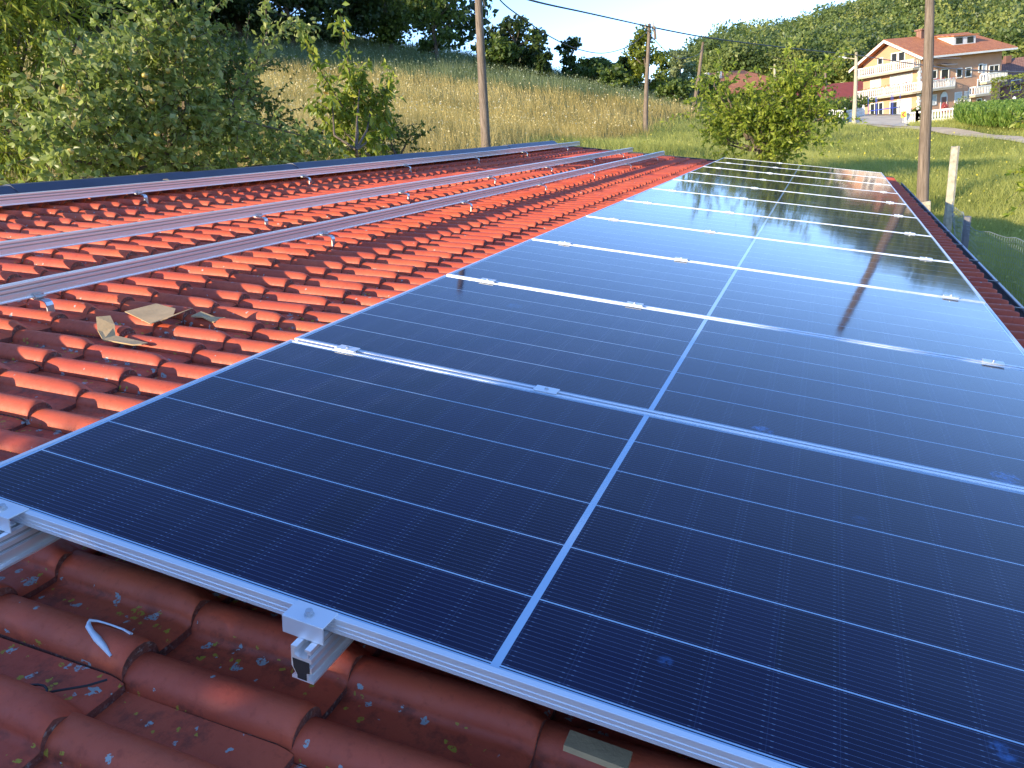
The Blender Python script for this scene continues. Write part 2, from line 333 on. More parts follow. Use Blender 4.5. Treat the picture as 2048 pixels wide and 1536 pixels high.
gx, gy = np.meshgrid(g + 2, g + 18, indexing='xy'); P = np.stack([gx.ravel(), gy.ravel()], 1)
Z = TZ(P); V = np.column_stack([P, Z]); nn = len(t); I = np.arange(nn*nn).reshape(nn, nn)
Fq = np.stack([I[:-1, :-1], I[:-1, 1:], I[1:, 1:], I[1:, :-1]], -1).reshape(-1, 4)
ctr = P[Fq].mean(1) + RNG.normal(0, .5, (len(Fq), 2))
reg = np.where(inpoly(ctr, DRY), 1.0, np.where(inpoly(ctr, SHADE), 0.5, 0.0))
mg = NT('ground_soil_grass'); r_ = mg.node('ShaderNodeAttribute', attribute_name='rnd').outputs['Fac']; p_ = mg.pos()
n1 = mg.noise(p_, 0.35, 6, .6); n2 = mg.noise(p_, 6, 5, .7)
gc = mg.ramp(r_, [(0.0, (0.30, 0.31, 0.08)), (0.5, (0.12, 0.145, 0.06)), (1.0, (0.33, 0.26, 0.11))])
gc = mg.mix(mg.ramp(n1, [(0.35, (0, 0, 0)), (0.65, (.5, .5, .5))]), gc, (0.24, 0.25, 0.05)); gc = mg.mix(mg.ramp(n2, [(0.4, (0, 0, 0)), (0.7, (.6, .6, .6))]), gc, (0.06, 0.07, 0.02))
mg.set(Base_Color=gc, Roughness=0.95, Normal=mg.bump(n2, 0.1)); mg.p.inputs['Specular IOR Level'].default_value = 0.1
o = npmesh('ground', V, Fq, mg.mat, attr=reg, smooth=True); tag(o, 'rolling grassy ground, dry on the hillside and green in the field', kind='structure')

def strip(name, pts, mat, lift, label, nsub=40):
    """pts: list of (uL, DL, uR, DR) edge pairs, draped on the terrain"""
    A = [ground(a, b) for a, b, c, d in pts]; B = [ground(c, d) for a, b, c, d in pts]
    V = []; Fs = []; K = 6; rows = 0
    for i in range(len(pts)-1):
        for j in range(nsub + (1 if i == len(pts)-2 else 0)):
            s = j/nsub; a = A[i].lerp(A[i+1], s); b = B[i].lerp(B[i+1], s)
            for k in range(K+1):
                q = a.lerp(b, k/K); V.append((q.x, q.y, tz(q.x, q.y)+lift))
            rows += 1
    for i in range(rows-1):
        for k in range(K): b0 = i*(K+1)+k; Fs.append((b0, b0+1, b0+K+2, b0+K+1))
    mb = MB(); mb.add(V, Fs); o = mb.build(name, mat, smooth=True); tag(o, label, kind='structure'); return o
strip('road', [(2450,25,2450,29.5),(2250,31,2250,35),(2048,42,2048,46),(1950,49.5,1950,53.5),(1860,56,1860,60),(1760,68,1770,75),(1700,80,1705,94),(1620,86,1620,98),(1450,86,1440,98)], M['asphalt'], 0.07, 'pale grey gravel road curving past the field')
strip('driveway', [(1818,64,1690,84),(1806,80,1700,100),(1825,115,1728,118)], M['pave'], 0.10, 'pale paved driveway in front of the large house', 10)

# ------------------------------------------------------------------ grass (stuff)
def blades(name, N, poly, umin, umax, D0, D1, h, w, mat, label, excl=None, heads=0.0, lean=0.25):
    u = RNG.uniform(umin, umax, N); D = np.exp(RNG.uniform(math.log(D0), math.log(D1), N))
    ad = np.array([az(x) for x in np.linspace(umin, umax, 200)]); k = (u-umin)/(umax-umin)*199; i0 = np.minimum(k.astype(int), 198); fr = (k-i0)[:, None]
    d = ad[i0]*(1-fr)+ad[i0+1]*fr; xy = CW[:2] + d*D[:, None]
    if poly is not None: keep = inpoly(xy + RNG.normal(0, .5, xy.shape), poly)
    else: keep = np.ones(N, bool)
    for e in (excl or []): keep &= ~inpoly(xy, e)
    # keep the building's footprint clear
    keep &= ~((xy[:, 0] > -8.2) & (xy[:, 0] < 3.1) & (xy[:, 1] < 14.6))
    xy = xy[keep]; D = D[keep]; n = len(xy); z = TZ(xy)
    cl = 0.55 + 0.45*np.sin(xy[:, 0]*1.3+np.sin(xy[:, 1]*.9)*2)*np.cos(xy[:, 1]*1.1+xy[:, 0]*.4) 
    hh = h*RNG.uniform(.5, 1.15, n)*(0.65+0.5*np.abs(cl)); ww = w*RNG.uniform(.6, 1.4, n)*(0.6 + D/40)
    a = RNG.uniform(0, 2*math.pi, n); da = np.stack([np.cos(a), np.sin(a)], 1)*ww[:, None]/2
    ln = RNG.normal(0, lean, (n, 2))*hh[:, None]
    b0 = np.column_stack([xy-da, z-.03]); b1 = np.column_stack([xy+da, z-.03]); tp = np.column_stack([xy+ln+da*.15, z+hh]); tp2 = np.column_stack([xy+ln-da*.15, z+hh])
    V = np.stack([b0, b1, tp, tp2], 1).reshape(-1, 3); Fq = np.arange(4*n).reshape(n, 4)
    pt = np.sin(xy[:, 0]*.37+2*np.sin(xy[:, 1]*.21))*np.cos(xy[:, 1]*.33+np.sin(xy[:, 0]*.5))
    at_ = np.clip(RNG.beta(2, 2, n)*.6 + .2*cl + .22*pt + .05 + RNG.normal(0, .05, n), 0, .92)
    if heads > 0:
        s = RNG.random(n) < heads; c = tp[s]; k = s.sum(); r = (0.008 + 0.0005*D[s])[:, None]*RNG.uniform(.7, 1.6, (k, 1))
        e1 = RNG.normal(0, 1, (k, 3)); e1 /= np.linalg.norm(e1, axis=1)[:, None]; e2 = np.cross(e1, RNG.normal(0, 1, (k, 3))); e2 /= np.linalg.norm(e2, axis=1)[:, None]
        H = np.stack([c+e1*r, c+e2*r, c-e1*r, c-e2*r], 1).reshape(-1, 3); FH = np.arange(4*k).reshape(k, 4)+len(V)
        V = np.concatenate([V, H]); Fq = np.concatenate([Fq, FH]); at_ = np.concatenate([at_, RNG.uniform(.85, 1, k)])
    o = npmesh(name, V, Fq, mat, attr=at_); return tag(o, label, 'grass', kind='stuff')
ROADP = poly_uD([(2450,24.7),(2250,30.7),(2048,41.5),(1950,49),(1860,55.5),(1818,61),(1760,67),(1700,79),(1620,85),(1440,85),(1440,99),(1620,99),(1728,119),(1828,116),(1812,80),(1822,66),(1860,60.5),(1950,54),(2048,46.5),(2250,35.5),(2450,30)])
blades('dry_grass', 230000, DRY, -150, 1420, 9, 62, .75, .010, M['G_dry'], 'tall pale dry grass and seed heads on the hillside', heads=.10)
blades('weeds', 70000, SHADE, 100, 1450, 48, 85, .8, .012, M['G_shade'], 'grey green weeds along the upper edge of the meadow', heads=.12)
blades('green_grass', 330000, None, 1050, 2150, 7.5, 120, .30, .010, M['G_green'], 'fresh green grass of the field beside the shed', excl=[DRY, SHADE, ROADP], lean=.55, heads=.012)

# ------------------------------------------------------------------ shed with tiled roof (roof-local frame: x down the slope, y along the ridge, z normal)
TILT = math.radians(12); RT = (0, TILT, 0)
def wrp(x, y):
    y = np.maximum(np.asarray(y, float), 1.0); return np.where(np.asarray(x) < 0, np.asarray(x)*(1-.2*(1-np.exp(-(y-1)/6))), x)
def w1(x, y): return float(wrp(x, y))
ROLL, TH = 0.1645, 0.026; PANZ = -0.206
Y0, Y1 = .055-.1645*17-.045, 14.0
def tile_template(L):
    """one two-roll tile, nose at x=0, tail at x=-L-0.05"""
    us = []; zs = []
    def prof(u):
        u2 = u % ROLL; wR = 0.084
        if u2 < wR:
            q = (u2/wR)*2-1; return 0.041*math.sqrt(max(0, 1-abs(q)**2.3))**1.1
        q = (u2-wR)/(ROLL-wR); return 0.002*math.sin(q*math.pi)*-1
    base = [0, .002, .007, .016, .029, .042, .055, .068, .077, .082, .084, .092, .120, .15]
    us = base + [ROLL+b for b in base] + [2*ROLL-0.003]
    us = np.array(us); zs = np.array([prof(u) for u in us])
    xs = np.array([-L-.05, -L*.66, -L*.33, -.055, -.030, -.014, -.003, 0.0, 0.0015])
    V = []
    for j, x in enumerate(xs):
        rise = TH*(1 + x/L) + .002
        for i, (u, z) in enumerate(zip(us, zs)):
            zz = z; 
            secondroll = ROLL <= u < ROLL*1.6
            q2 = (((u - ROLL)/.084)*2-1) if secondroll else -1
            if x > -.06 and secondroll: zz *= 1 - max(0, q2+.25)*.75*min(1, (x+.06)/.055)   # oblique facet on the far half of every second nose
            rr = rise - (0.0 if x < -.02 else (.003 if x < -.01 else (.0075 if x < -.001 else .010)))
            if z > .01 and x > -.02 and not secondroll: rr += .004
            if j == len(xs)-1: rr = -.004 if z < .004 else -.0; zz = zz*.8 if z > .004 else 0
            # rolls swell a little at the nose
            V.append((x, u, PANZ + zz + rr))
    n = len(us); Fs = []; mi = []
    for j in range(len(xs)-1):
        for i in range(n-1):
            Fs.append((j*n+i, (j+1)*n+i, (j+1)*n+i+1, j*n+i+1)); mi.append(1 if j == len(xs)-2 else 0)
    # side edge thickness
    k = len(V)
    for j in range(len(xs)-1):
        a = V[j*n]; V.append((a[0], a[1], a[2]-.012))
    for j in range(len(xs)-2): Fs.append((j*n, k+j, k+j+1, (j+1)*n)); mi.append(1)
    return np.array(V), np.array(Fs), np.array(mi)
noses = [(.925-.36*k, .36) for k in range(14, -6, -1)]
VV = []; FF = []; MI = []; AT = []; off = 0
ncol = int((Y1-Y0)/(2*ROLL)); 
for nx, L in noses:
    T, Fs, mi = tile_template(L); n = len(T)
    ys = Y0 + np.arange(ncol)*2*ROLL + .045
    dz = RNG.normal(0, .0018, ncol); dx = RNG.normal(0, .0038, ncol); rz = RNG.normal(0, .007, ncol); ry = RNG.normal(0, .003, ncol)
    Vt = np.repeat(T[None], ncol, 0).copy(); uu = T[None, :, 1]-ROLL; xx = T[None, :, 0]
    Vt[:, :, 0] += dx[:, None] + nx - rz[:, None]*uu; Vt[:, :, 1] += ys[:, None] + rz[:, None]*xx; Vt[:, :, 2] += dz[:, None] + ry[:, None]*uu*2
    Vt = Vt.reshape(-1, 3); VV.append(Vt); FF.append((Fs[None]+np.arange(ncol)[:, None, None]*n).reshape(-1, 4)+off); off += len(Vt)
    MI.append(np.tile(mi, ncol)); AT.append(np.repeat(RNG.random(ncol), len(Fs)))
VV = np.concatenate(VV); VV[:, 0] = wrp(VV[:, 0], VV[:, 1])
shed = empty('shed', (0, 0, 0), (0, 0, 0), 'low shed with red double roll concrete tile roof carrying the solar panels', 'shed')
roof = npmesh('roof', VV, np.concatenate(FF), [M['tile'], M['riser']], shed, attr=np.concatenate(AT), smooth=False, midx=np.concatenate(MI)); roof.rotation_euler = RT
me = roof.data; me.polygons.foreach_set('use_smooth', np.concatenate(MI) == 0)
def rp(x, y, z):    # roof-local -> world
    return Vector((x*math.cos(TILT)+z*math.sin(TILT), y, -x*math.sin(TILT)+z*math.cos(TILT)))
XR = -3.85
ysg = [Y0+.05, -1, 1] + [1+i for i in range(1, 13)] + [Y1-.02]
# roof deck below the tiles
mb = MB(); V = []; Fs = []
for y in ysg:
    V += [(w1(XR, y), y, -.235), (2.66, y, -.235), (2.66, y, -.27), (w1(XR, y), y, -.27)]
for i in range(len(ysg)-1):
    for k in range(4): Fs.append((4*i+k, 4*i+(k+1) % 4, 4*i+4+(k+1) % 4, 4*i+4+k))
Fs += [(0, 1, 2, 3), tuple(4*(len(ysg)-1)+k for k in (3, 2, 1, 0))]
mb.add(V, Fs); o = mb.build('roof_deck', M['dark'], shed); o.rotation_euler = RT
# walls
mb = MB(); e = rp(2.45, 0, -.3); r0 = rp(-3.4, 0, -.3)
mb.box((e.x-.15, Y0+.3, -3.0), (e.x, Y1-.3, e.z-.02)); 
for y in (Y0+.3, Y1-.45):
    rx = w1(-3.6, y+.3); rz_ = rp(rx, 0, -.3).z
    mb.prism([(rx, y, -3), (e.x-.16, y, -3), (e.x-.16, y, e.z-.05), (rx, y, rz_)], (0, 0, 0), (0, .15, 0))
for ya, yb in zip(ysg[1:-1], ysg[2:]):
    xa = w1(-3.6, ya); xb_ = w1(-3.6, yb); mb.prism([(xa, ya, -3), (xb_, yb-.001, -3), (xb_, yb-.001, rp(xb_, 0, -.3).z), (xa, ya, rp(xa, 0, -.3).z)], (0, 0, 0), (.12, 0, 0))
mb.build('wall', M['white'], shed)
# far barge trim
mb = MB(); mb.box((w1(XR, Y1), Y1-.04, -.26), (2.72, Y1+.03, -.135)); o = mb.build('barge_trim', M['dark'], shed); o.rotation_euler = RT
# ridge flashing in overlapping lengths
for i, (ya, yb) in enumerate([(-2.8, .4), (.4, 2.9), (2.9, 4.35), (4.35, 5.75), (5.75, 8.4), (8.4, 11.0), (11.0, 13.2)]):
    mb = MB(); V = []; Fs = []; ysn = np.linspace(ya-.03, yb, 5); lift = .0 if i % 2 else .007
    for y in ysn:
        x = w1(XR, y); V += [(x-.26, y, -.10+lift), (x-.02, y, -.026+lift), (x+.02, y, -.026+lift), (x+.11, y, -.075+lift), (x+.15, y, -.12+lift), (x+.15, y, -.125+lift), (x+.0, y, -.05+lift), (x-.26, y, -.105+lift)]
    for j in range(len(ysn)-1):
        for k in range(8): Fs.append((8*j+k, 8*j+(k+1) % 8, 8*j+8+(k+1) % 8, 8*j+8+k))
    Fs += [tuple(range(8)), tuple(8*(len(ysn)-1)+k for k in reversed(range(8)))]
    mb.add(V, Fs); o = mb.build('ridge_flashing', M['ridge'], shed); o.rotation_euler = RT
# gutter
mb = MB(); prof = []
for k in range(13):
    t_ = math.pi*k/12; prof.append((2.775 - .085*math.cos(t_)*-1*-1, -.235 - .075*math.sin(t_)))
prof = [(2.775 - .085*math.cos(math.pi*k/12), -.225 - .08*math.sin(math.pi*k/12)) for k in range(13)]
inner = [(2.775 - .081*math.cos(math.pi*k/12), -.225 - .076*math.sin(math.pi*k/12)) for k in range(13)]
poly = prof + inner[::-1]
mb.prism([(x, 0, z) for x, z in poly], (0, Y0, 0), (0, Y1, 0)); gut = mb.build('gutter', M['gutter'], shed, smooth=False); gut.rotation_euler = RT
mb = MB(); mb.tube([(2.862, Y0, -.222), (2.862, Y1, -.222)], .011, 8); mb.build('gutter_rim', M['gutter_rim'], gut, smooth=True)
yb = Y0+.5; first = None
while yb < Y1:
    if first is None:
        mb = MB(); mb.box((2.68, -.012, -.212), (2.866, .012, -.208)); first = mb.build('gutter_bracket', M['gutter'], gut); first.location.y = yb
    else: c = first.copy(); COL.objects.link(c); c.location.y = yb
    yb += .85

# ------------------------------------------------------------------ rails
RPROF = [(-.019,0),(-.008,0),(-.008,-.004),(-.013,-.004),(-.013,-.016),(-.006,-.020),(.006,-.020),(.013,-.016),(.013,-.004),(.008,-.004),(.008,0),(.019,0),
         (.019,-.008),(.0145,-.009),(.0145,-.016),(.020,-.017),(.020,-.026),(.0145,-.027),(.0145,-.034),(.020,-.035),(.020,-.045),(.013,-.049),(.013,-.060),(.023,-.0615),(.023,-.066),(-.019,-.066),(-.019,-.061),(-.010,-.056),(-.017,-.044),(-.019,-.040)]
RTOP = -.0305
def rail(xb, ya, yb, label, dx=0):
    rt = empty('mounting_rail', rp(w1(xb, 5), ya, RTOP), RT, label, 'mounting rail', 'aluminium mounting rails on the tile roof')
    ys = np.linspace(ya, yb, 2 if xb > 0 else 24); n = len(RPROF); V = []; Fs = []
    for y in ys:
        for px, pz in RPROF: V.append((w1(xb, y)-w1(xb, 5)+px, y-ya, pz))
    for j in range(len(ys)-1):
        for k in range(n): Fs.append((n*j+k, n*j+(k+1) % n, n*j+n+(k+1) % n, n*j+n+k))
    # flat end caps; a dark patch on each paints the shade of the hollow
    mb = MB(); mb.add(V, Fs)
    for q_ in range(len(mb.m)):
        if q_ % n in (13, 17): mb.m[q_] = 2  # groove floors get the darker metal as painted shade
    hollow_shade = [(-.0165,-.024),(.0165,-.024),(.0165,-.046),(.0105,-.048),(.0105,-.063),(-.008,-.063),(-.008,-.056),(-.0150,-.043)]
    for yy in (0, (yb-ya)):
        s = -1 if yy == 0 else 1; x0 = w1(xb, ya if yy == 0 else yb)-w1(xb, 5)
        ring = [(x0+px, yy, pz) for px, pz in RPROF]; 
        mb.add(ring, [tuple(range(n)) if s > 0 else tuple(reversed(range(n)))], 0)
        mb.add([(x0+px, yy+s*.0006, pz) for px, pz in hollow_shade], [tuple(range(len(hollow_shade)))], 1)
    mb.build('profile', [M['rail'], M['dark'], M['groove_shade']], rt)
    return rt
rail(-1.39, -1.2, 13.45, 'exposed aluminium rail nearest the solar panels, speckled side, running the length of the roof')
rail(-2.14, -1.2, 13.6, 'exposed aluminium rail in the middle of the three bare rails')
rail(-3.50, -1.2, 13.9, 'exposed aluminium rail right beside the dark ridge flashing')
rail(.20, -.075, 12.75, 'aluminium rail under the panels with its end at the left of the first panel')
rail(.905, -.052, 12.75, 'aluminium rail under the panels with its open sawn end showing below the near end clamp')
rail(2.27, -.08, 12.75, 'aluminium rail under the panels close to the gutter side')
# roof hooks
def make_hook():
    r = empty('roof_hook', (0, 0, 0), RT)
    mb = MB()   # clamp piece on the rail side
    mb.box((.020, -.022, -.052), (.026, .022, -.078)); mb.box((.0262, -.022, -.062), (.040, .022, -.067)); mb.box((-.02, -.022, -.0665), (.020, .022, -.071))
    mb.build('clamp', M['steel'], r, bevel=.001)
    # bent strap: foot under the rail, arm downslope, vertical drop, foot
    pth = [(-.015, -.074), (.062, -.076), (.074, -.082), (.080, -.094), (.084, -.165), (.080, -.178), (.055, -.186), (-.05, -.186)]
    V = []; w = .016; n = len(pth); th = .0028
    mb = MB()
    for i, (x, z) in enumerate(pth):
        d = Vector((pth[min(i+1, n-1)][0]-pth[max(i-1, 0)][0], 0, pth[min(i+1, n-1)][1]-pth[max(i-1, 0)][1])).normalized(); nx, nz = -d.z*th, d.x*th
        V += [(x+nx, -w, z+nz), (x+nx, w, z+nz), (x-nx, w, z-nz), (x-nx, -w, z-nz)]
    Fs = []
    for i in range(n-1):
        for k in range(4): Fs.append((4*i+k, 4*i+(k+1) % 4, 4*i+4+(k+1) % 4, 4*i+4+k))
    Fs += [(0, 1, 2, 3), tuple(4*(n-1)+k for k in (3, 2, 1, 0))]
    mb.add(V, Fs); mb.build('strap', M['steel'], r)
    for nm, x, z in (('bolt', .083, -.135), ('bolt', .087, -.158)):
        mb = MB(); mb.tube([(x, 0, z), (x+.006, 0, z)], .0085, 6); mb.tube([(x+.006, 0, z), (x+.018, 0, z-.001)], .004, 6); mb.build(nm, M['steel'], r)
    return r
HK = [(-1.39, [1.27, 3.19, 5.17, 7.0, 8.8, 10.7, 12.6]), (-2.14, [3.42, 5.28, 7.15, 8.98, 10.9, 12.7]), (-3.50, [3.6, 5.5, 7.35, 9.2, 11.0, 13.0])]
ordw = ['nearest', 'second', 'third', 'fourth', 'fifth', 'sixth', 'farthest']; rn = ['the bare rail next to the panels', 'the middle bare rail', 'the bare rail beside the ridge']
hook0 = make_hook(); first = True
for (xb, ysl), rname in zip(HK, rn):
    for i, y in enumerate(ysl):
        h = hook0 if first else copy_tree(hook0); first = False
        h.location = rp(w1(xb, y), y, RTOP+.0)
        w_ = ordw[i] if i < len(ysl)-1 else 'farthest'
        tag(h, 'bent metal roof hook, %s along %s' % (w_, rname), 'roof hook', 'roof hooks holding the bare rails')

# ------------------------------------------------------------------ solar panels
def make_panel():
    r = empty('solar_panel', (0, 0, 0), RT); mb = MB(); L, Wd, H, lip = PLEN, PW, .030, .011
    def bar(p0, p1, inward):     # outer bottom edge p0->p1, inward unit dir
        a = Vector(p0); b = Vector(p1); i = Vector(inward); z = Vector((0, 0, 1))
        prof = [(0, -H), (0, -.0225), (.0012, -.0215), (.0012, -.0195), (0, -.0185), (0, -.0135), (.0012, -.0125), (.0012, -.0105), (0, -.0095), (0, -.0008), (.0008, 0), (lip, 0), (lip, -.002), (.004, -.0025), (.004, -H)]
        n = len(prof); d = (b-a).normalized(); V = []
        for s, q in ((1, a), (-1, b)):
            for ix, iz in prof: V.append(q + i*ix + z*iz + d*s*min(ix, lip))
        Fs = [(k, (k+1) % n, n+(k+1) % n, n+k) for k in range(n)] 
        mb.add(V, Fs)
    bar((0, 0, 0), (L, 0, 0), (0, 1, 0)); bar((L, 0, 0), (L, Wd, 0), (-1, 0, 0)); bar((L, Wd, 0), (0, Wd, 0), (0, -1, 0)); bar((0, Wd, 0), (0, 0, 0), (1, 0, 0))
    mb.build('frame', M['alu'], r)
    mb = MB(); mb.box((.005, .005, -.0062), (L-.005, Wd-.005, -.0022)); mb.build('glass_laminate', M['cells'], r)
    return r
ZL = [-.012,.0023,.006,.0027,.0002,.0006,.0014,.0017,.0019,.0015,.0007,-.0001]; ZR = [.0074,.0049,.0018,.0009,-.001,-.0025,-.0044,-.0049,-.004,-.0016,.0005,.0025]
pn = ['the nearest solar panel, its whole silver front edge overhanging the shaded tiles', 'second solar panel from the camera, with pale smudges by its near frame', 'third solar panel from the camera, reflecting blue sky', 'fourth solar panel from the camera, ending beside the gutter with plain sky reflection',
      'fifth solar panel from the camera, plain pale reflection right before the mirrored trees', 'sixth solar panel from the camera, mirroring the bent pole', 'seventh solar panel from the camera, mirroring trees and hill', 'eighth solar panel from the camera', 'ninth solar panel from the camera', 'second farthest solar panel, next to the last of the row', 'farthest solar panel at the end of the roof, beside the leafy tree']
P0 = make_panel(); PMAT = []
for i in range(11):
    pnl = P0 if i == 0 else copy_tree(P0)
    y = i*PITCH; zl = (ZL[i]+ZL[i+1])/2; zr = (ZR[i]+ZR[i+1])/2; 
    sx = (zr-zl)/PLEN*.5; sy = ((ZL[i+1]-ZL[i])+(ZR[i+1]-ZR[i]))/2/PW*.4
    rnd_tilt = [0, 0, 0, 0, 0, .001, 0, .0015, -.001, .001, 0][i]
    R = Matrix.Rotation(TILT, 4, 'Y') @ Matrix.Rotation(-sx, 4, 'Y') @ Matrix.Rotation(sy+rnd_tilt, 4, 'X')
    loc = rp(0, y, .35*zl*(0 if i == 0 else 1))
    pnl.rotation_euler = R.to_euler(); pnl.location = loc
    lab = pn[i][0].upper() + pn[i][1:] if False else pn[i]
    tag(pnl, lab, 'solar panel', 'solar panels in one row on the roof')
# mid clamps
def make_mid():
    r = empty('mid_clamp', (0, 0, 0), RT); mb = MB(); mb.box((-.036, -.021, .0012), (.036, .021, .0042)); mb.box((-.036, -.009, -.02), (.036, -.0065, .0012)); mb.box((-.036, .0065, -.02), (.036, .009, .0012))
    mb.build('clamp_plate', M['alu'], r, bevel=.0008)
    mb = MB(); mb.tube([(0, 0, .0043), (0, 0, .0055)], .0072, 12); mb.tube([(0, 0, .0055), (0, 0, .0092)], .0052, 8); mb.build('bolt', M['steel'], r); return r
mc0 = make_mid(); first = True; cn = ['left', 'centre', 'right']
for j in range(1, 11):
    for k, x in enumerate((.215, .905, 2.27)):
        c = mc0 if first else copy_tree(mc0); first = False
        c.location = rp(x, j*PITCH-.010, .0045 if j < 4 else .002)
        tag(c, 'silver %s clamp on the %s panel seam from the near end' % (cn[k], ('first','second','third','fourth','fifth','sixth','seventh','eighth','ninth','tenth')[j-1]), 'panel clamp', 'clamps between the solar panels')
def make_end():
    r = empty('end_clamp', (0, 0, 0), RT); mb = MB()
    # z-shaped plate: lip over frame, flat top, vertical drop in front
    mb.box((-.040, -.030, .0012), (.040, .012, .0042)); mb.box((-.040, -.0325, -.030), (.040, -.0295, .0042)); mb.box((-.018, -.0290, -.0302), (.018, -.004, -.0272))
    mb.build('clamp_plate', M['alu'], r, bevel=.001)
    mb = MB(); mb.tube([(0, -.013, .0043), (0, -.013, .0062)], .0085, 14); mb.tube([(0, -.013, .0062), (0, -.013, .014)], .0062, 8); mb.build('bolt', M['steel'], r)
    mb = MB(); mb.tube([(0, -.013, -.0275), (0, -.013, -.046)], .0035, 8); mb.build('screw', M['steel'], r); return r
ec = make_end()
for k, x in enumerate((.185, .895, 2.27)):
    c = ec if k == 0 else copy_tree(ec); c.location = rp(x, 0, 0)
    tag(c, ['silver end clamp at the left edge of the photo on the near panel frame', 'silver end clamp with hex bolt on the near panel frame above the open rail end', 'silver end clamp on the near panel frame at the gutter side'][k], 'end clamp', 'end clamps on the near panel frame')
far_ec = copy_tree(ec); far_ec.location = rp(.9, 12.674, 0); far_ec.rotation_euler = (Matrix.Rotation(TILT, 4, 'Y') @ Matrix.Rotation(math.pi, 4, 'Z')).to_euler()
tag(far_ec, 'silver end clamp holding the far edge of the last panel', 'end clamp', 'end clamps on the far panel frame')

# ------------------------------------------------------------------ scraps on the roof
def sheet(name, quads, th, mat, label, cat, loc, group=None):
    """folded sheet from a strip of point pairs"""
    V = []; Fs = []
    for a, b in quads: V += [a, b, (b[0], b[1], b[2]-th), (a[0], a[1], a[2]-th)]
    for i in range(len(quads)-1):
        for k in range(4): Fs.append((4*i+k, 4*i+(k+1) % 4, 4*i+4+(k+1) % 4, 4*i+4+k))
    Fs += [(0, 1, 2, 3), tuple(4*(len(quads)-1)+k for k in (3, 2, 1, 0))]
    mb = MB(); mb.add(V, Fs); o = mb.build(name, mat); o.rotation_euler = RT; o.location = rp(*loc); return tag(o, label, cat, group)
sheet('cardboard_piece', [((-.135, -.02, .02), (-.085, .10, .035)), ((-.03, -.045, .014), (.02, .10, .030)), ((.055, -.075, .014), (.075, .03, .028)), ((.105, -.03, .035), (.135, .08, .058))], .003, M['card'], 'large folded piece of tan cardboard lying on the sunlit tiles', 'cardboard', (-.90, 1.42, -.158), 'cardboard scraps on the tiles')
sheet('cardboard_piece', [((-.02, -.02, .010), (-.01, .03, .02)), ((.05, -.03, .022), (.07, .03, .008)), ((.10, -.02, .004), (.12, .03, .015))], .006, M['card'], 'small crumpled cardboard strip just right of the large folded piece', 'cardboard', (-.80, 1.56, -.165), 'cardboard scraps on the tiles')
sheet('cardboard_piece', [((-.09, .02, .075), (-.06, .06, .075)), ((-.055, -.01, .035), (-.02, .04, .05)), ((-.01, -.03, .012), (.0, .02, .016)), ((.12, -.012, .010), (.125, .035, .008)), ((.15, .0, .014), (.15, .03, .012))], .005, M['card'], 'narrow torn cardboard strip left of the large folded piece', 'cardboard', (-.86, 1.17, -.17), 'cardboard scraps on the tiles')
sheet('wood_offcut', [((-.052, -.014, 0), (-.052, .020, 0)), ((.052, -.018, .002), (.052, .018, .002))], .012, M['card'], 'pale wooden offcut wedged under the near panel frame', 'offcut', (1.385, .052, -.128))
sheet('dry_leaf', [((-.03, -.012, 0), (-.03, .0, .004)), ((0, -.022, .006), (0, .014, .010)), ((.035, -.006, .0), (.035, .004, .001))], .0008, M['card'], 'dry pale leaf lying by the ridge flashing', 'leaf', (w1(-3.7, 4), 4.05, -.055))
mb = MB()   # dribble of white paint on a tile roll
pts = [(.435, -.058), (.445, -.068), (.462, -.076), (.485, -.084), (.512, -.092), (.532, -.098)]
def rollz(y, x=0):
    u = (y - (Y0+.045)) % ROLL; q = (u/.084)*2-1; z = .041*math.sqrt(max(0, 1-abs(q)**2.3))**1.1 if u < .084 else 0
    return PANZ + z + TH*.9 + .003
NC = None
P1 = []
for a, b in pts: P1.append((a, b, rollz(b)))
mb.tube([(a, b, c-.0035) for a, b, c in P1], [.003, .0055, .005, .0068, .005, .003], 7)
P2 = [(a, b, rollz(b)) for a, b in [(.435, -.058), (.450, -.050), (.475, -.046), (.505, -.045), (.53, -.050)]]
mb.tube(P2, [.003, .0022, .0018, .0022, .003], 6)
o = mb.build('paint_mark', M['paint'], shed, smooth=True); o.rotation_euler = RT
mb = MB(); pz = PANZ+.018
c0 = [(.475+.03*math.cos(t_)*1.2, -.215+.022*math.sin(t_), pz+.026+.006*math.sin(2*t_)) for t_ in np.linspace(0, 4.6, 12)] + [(.50, -.185, pz+.016), (.535, -.155, pz+.016), (.552, -.128, pz+.014)]
mb.tube(c0, .0022, 5); o = mb.build('wire_scrap', M['dark'], smooth=True); o.rotation_euler = RT; tag(o, 'black curled bit of wire lying on a shaded tile near the corner', 'wire')

# ------------------------------------------------------------------ foliage tools
def leaves_np(C, Dn, size, aspect=2.2, droop=0.3, fold=.25):
    """C centres (n,3), Dn directions; five-vertex folded leaves -> V, F(quads)"""
    n = len(C); s = size*RNG.uniform(.6, 1.25, (n, 1)); d = Dn + RNG.normal(0, .45, (n, 3)); d[:, 2] -= droop; d /= np.linalg.norm(d, axis=1)[:, None]
    r = RNG.normal(0, 1, (n, 3)); r[:, 2] *= .5; w = np.cross(d, r); w /= np.linalg.norm(w, axis=1)[:, None]+1e-9; nrm = np.cross(w, d)
    b = C; tip = C + d*s - np.array([0, 0, 1])*s*.18*droop; mid = C + d*s*.5 - nrm*s*fold*.35; l = C + d*s*.48 + w*s/aspect/2; rr = C + d*s*.48 - w*s/aspect/2
    V = np.stack([b, l, tip, mid, rr], 1).reshape(-1, 3); k = np.arange(n)[:, None]*5
    Fq = np.concatenate([k+np.array([[0, 1, 2, 3]]), k+np.array([[0, 3, 2, 4]])]); return V, Fq
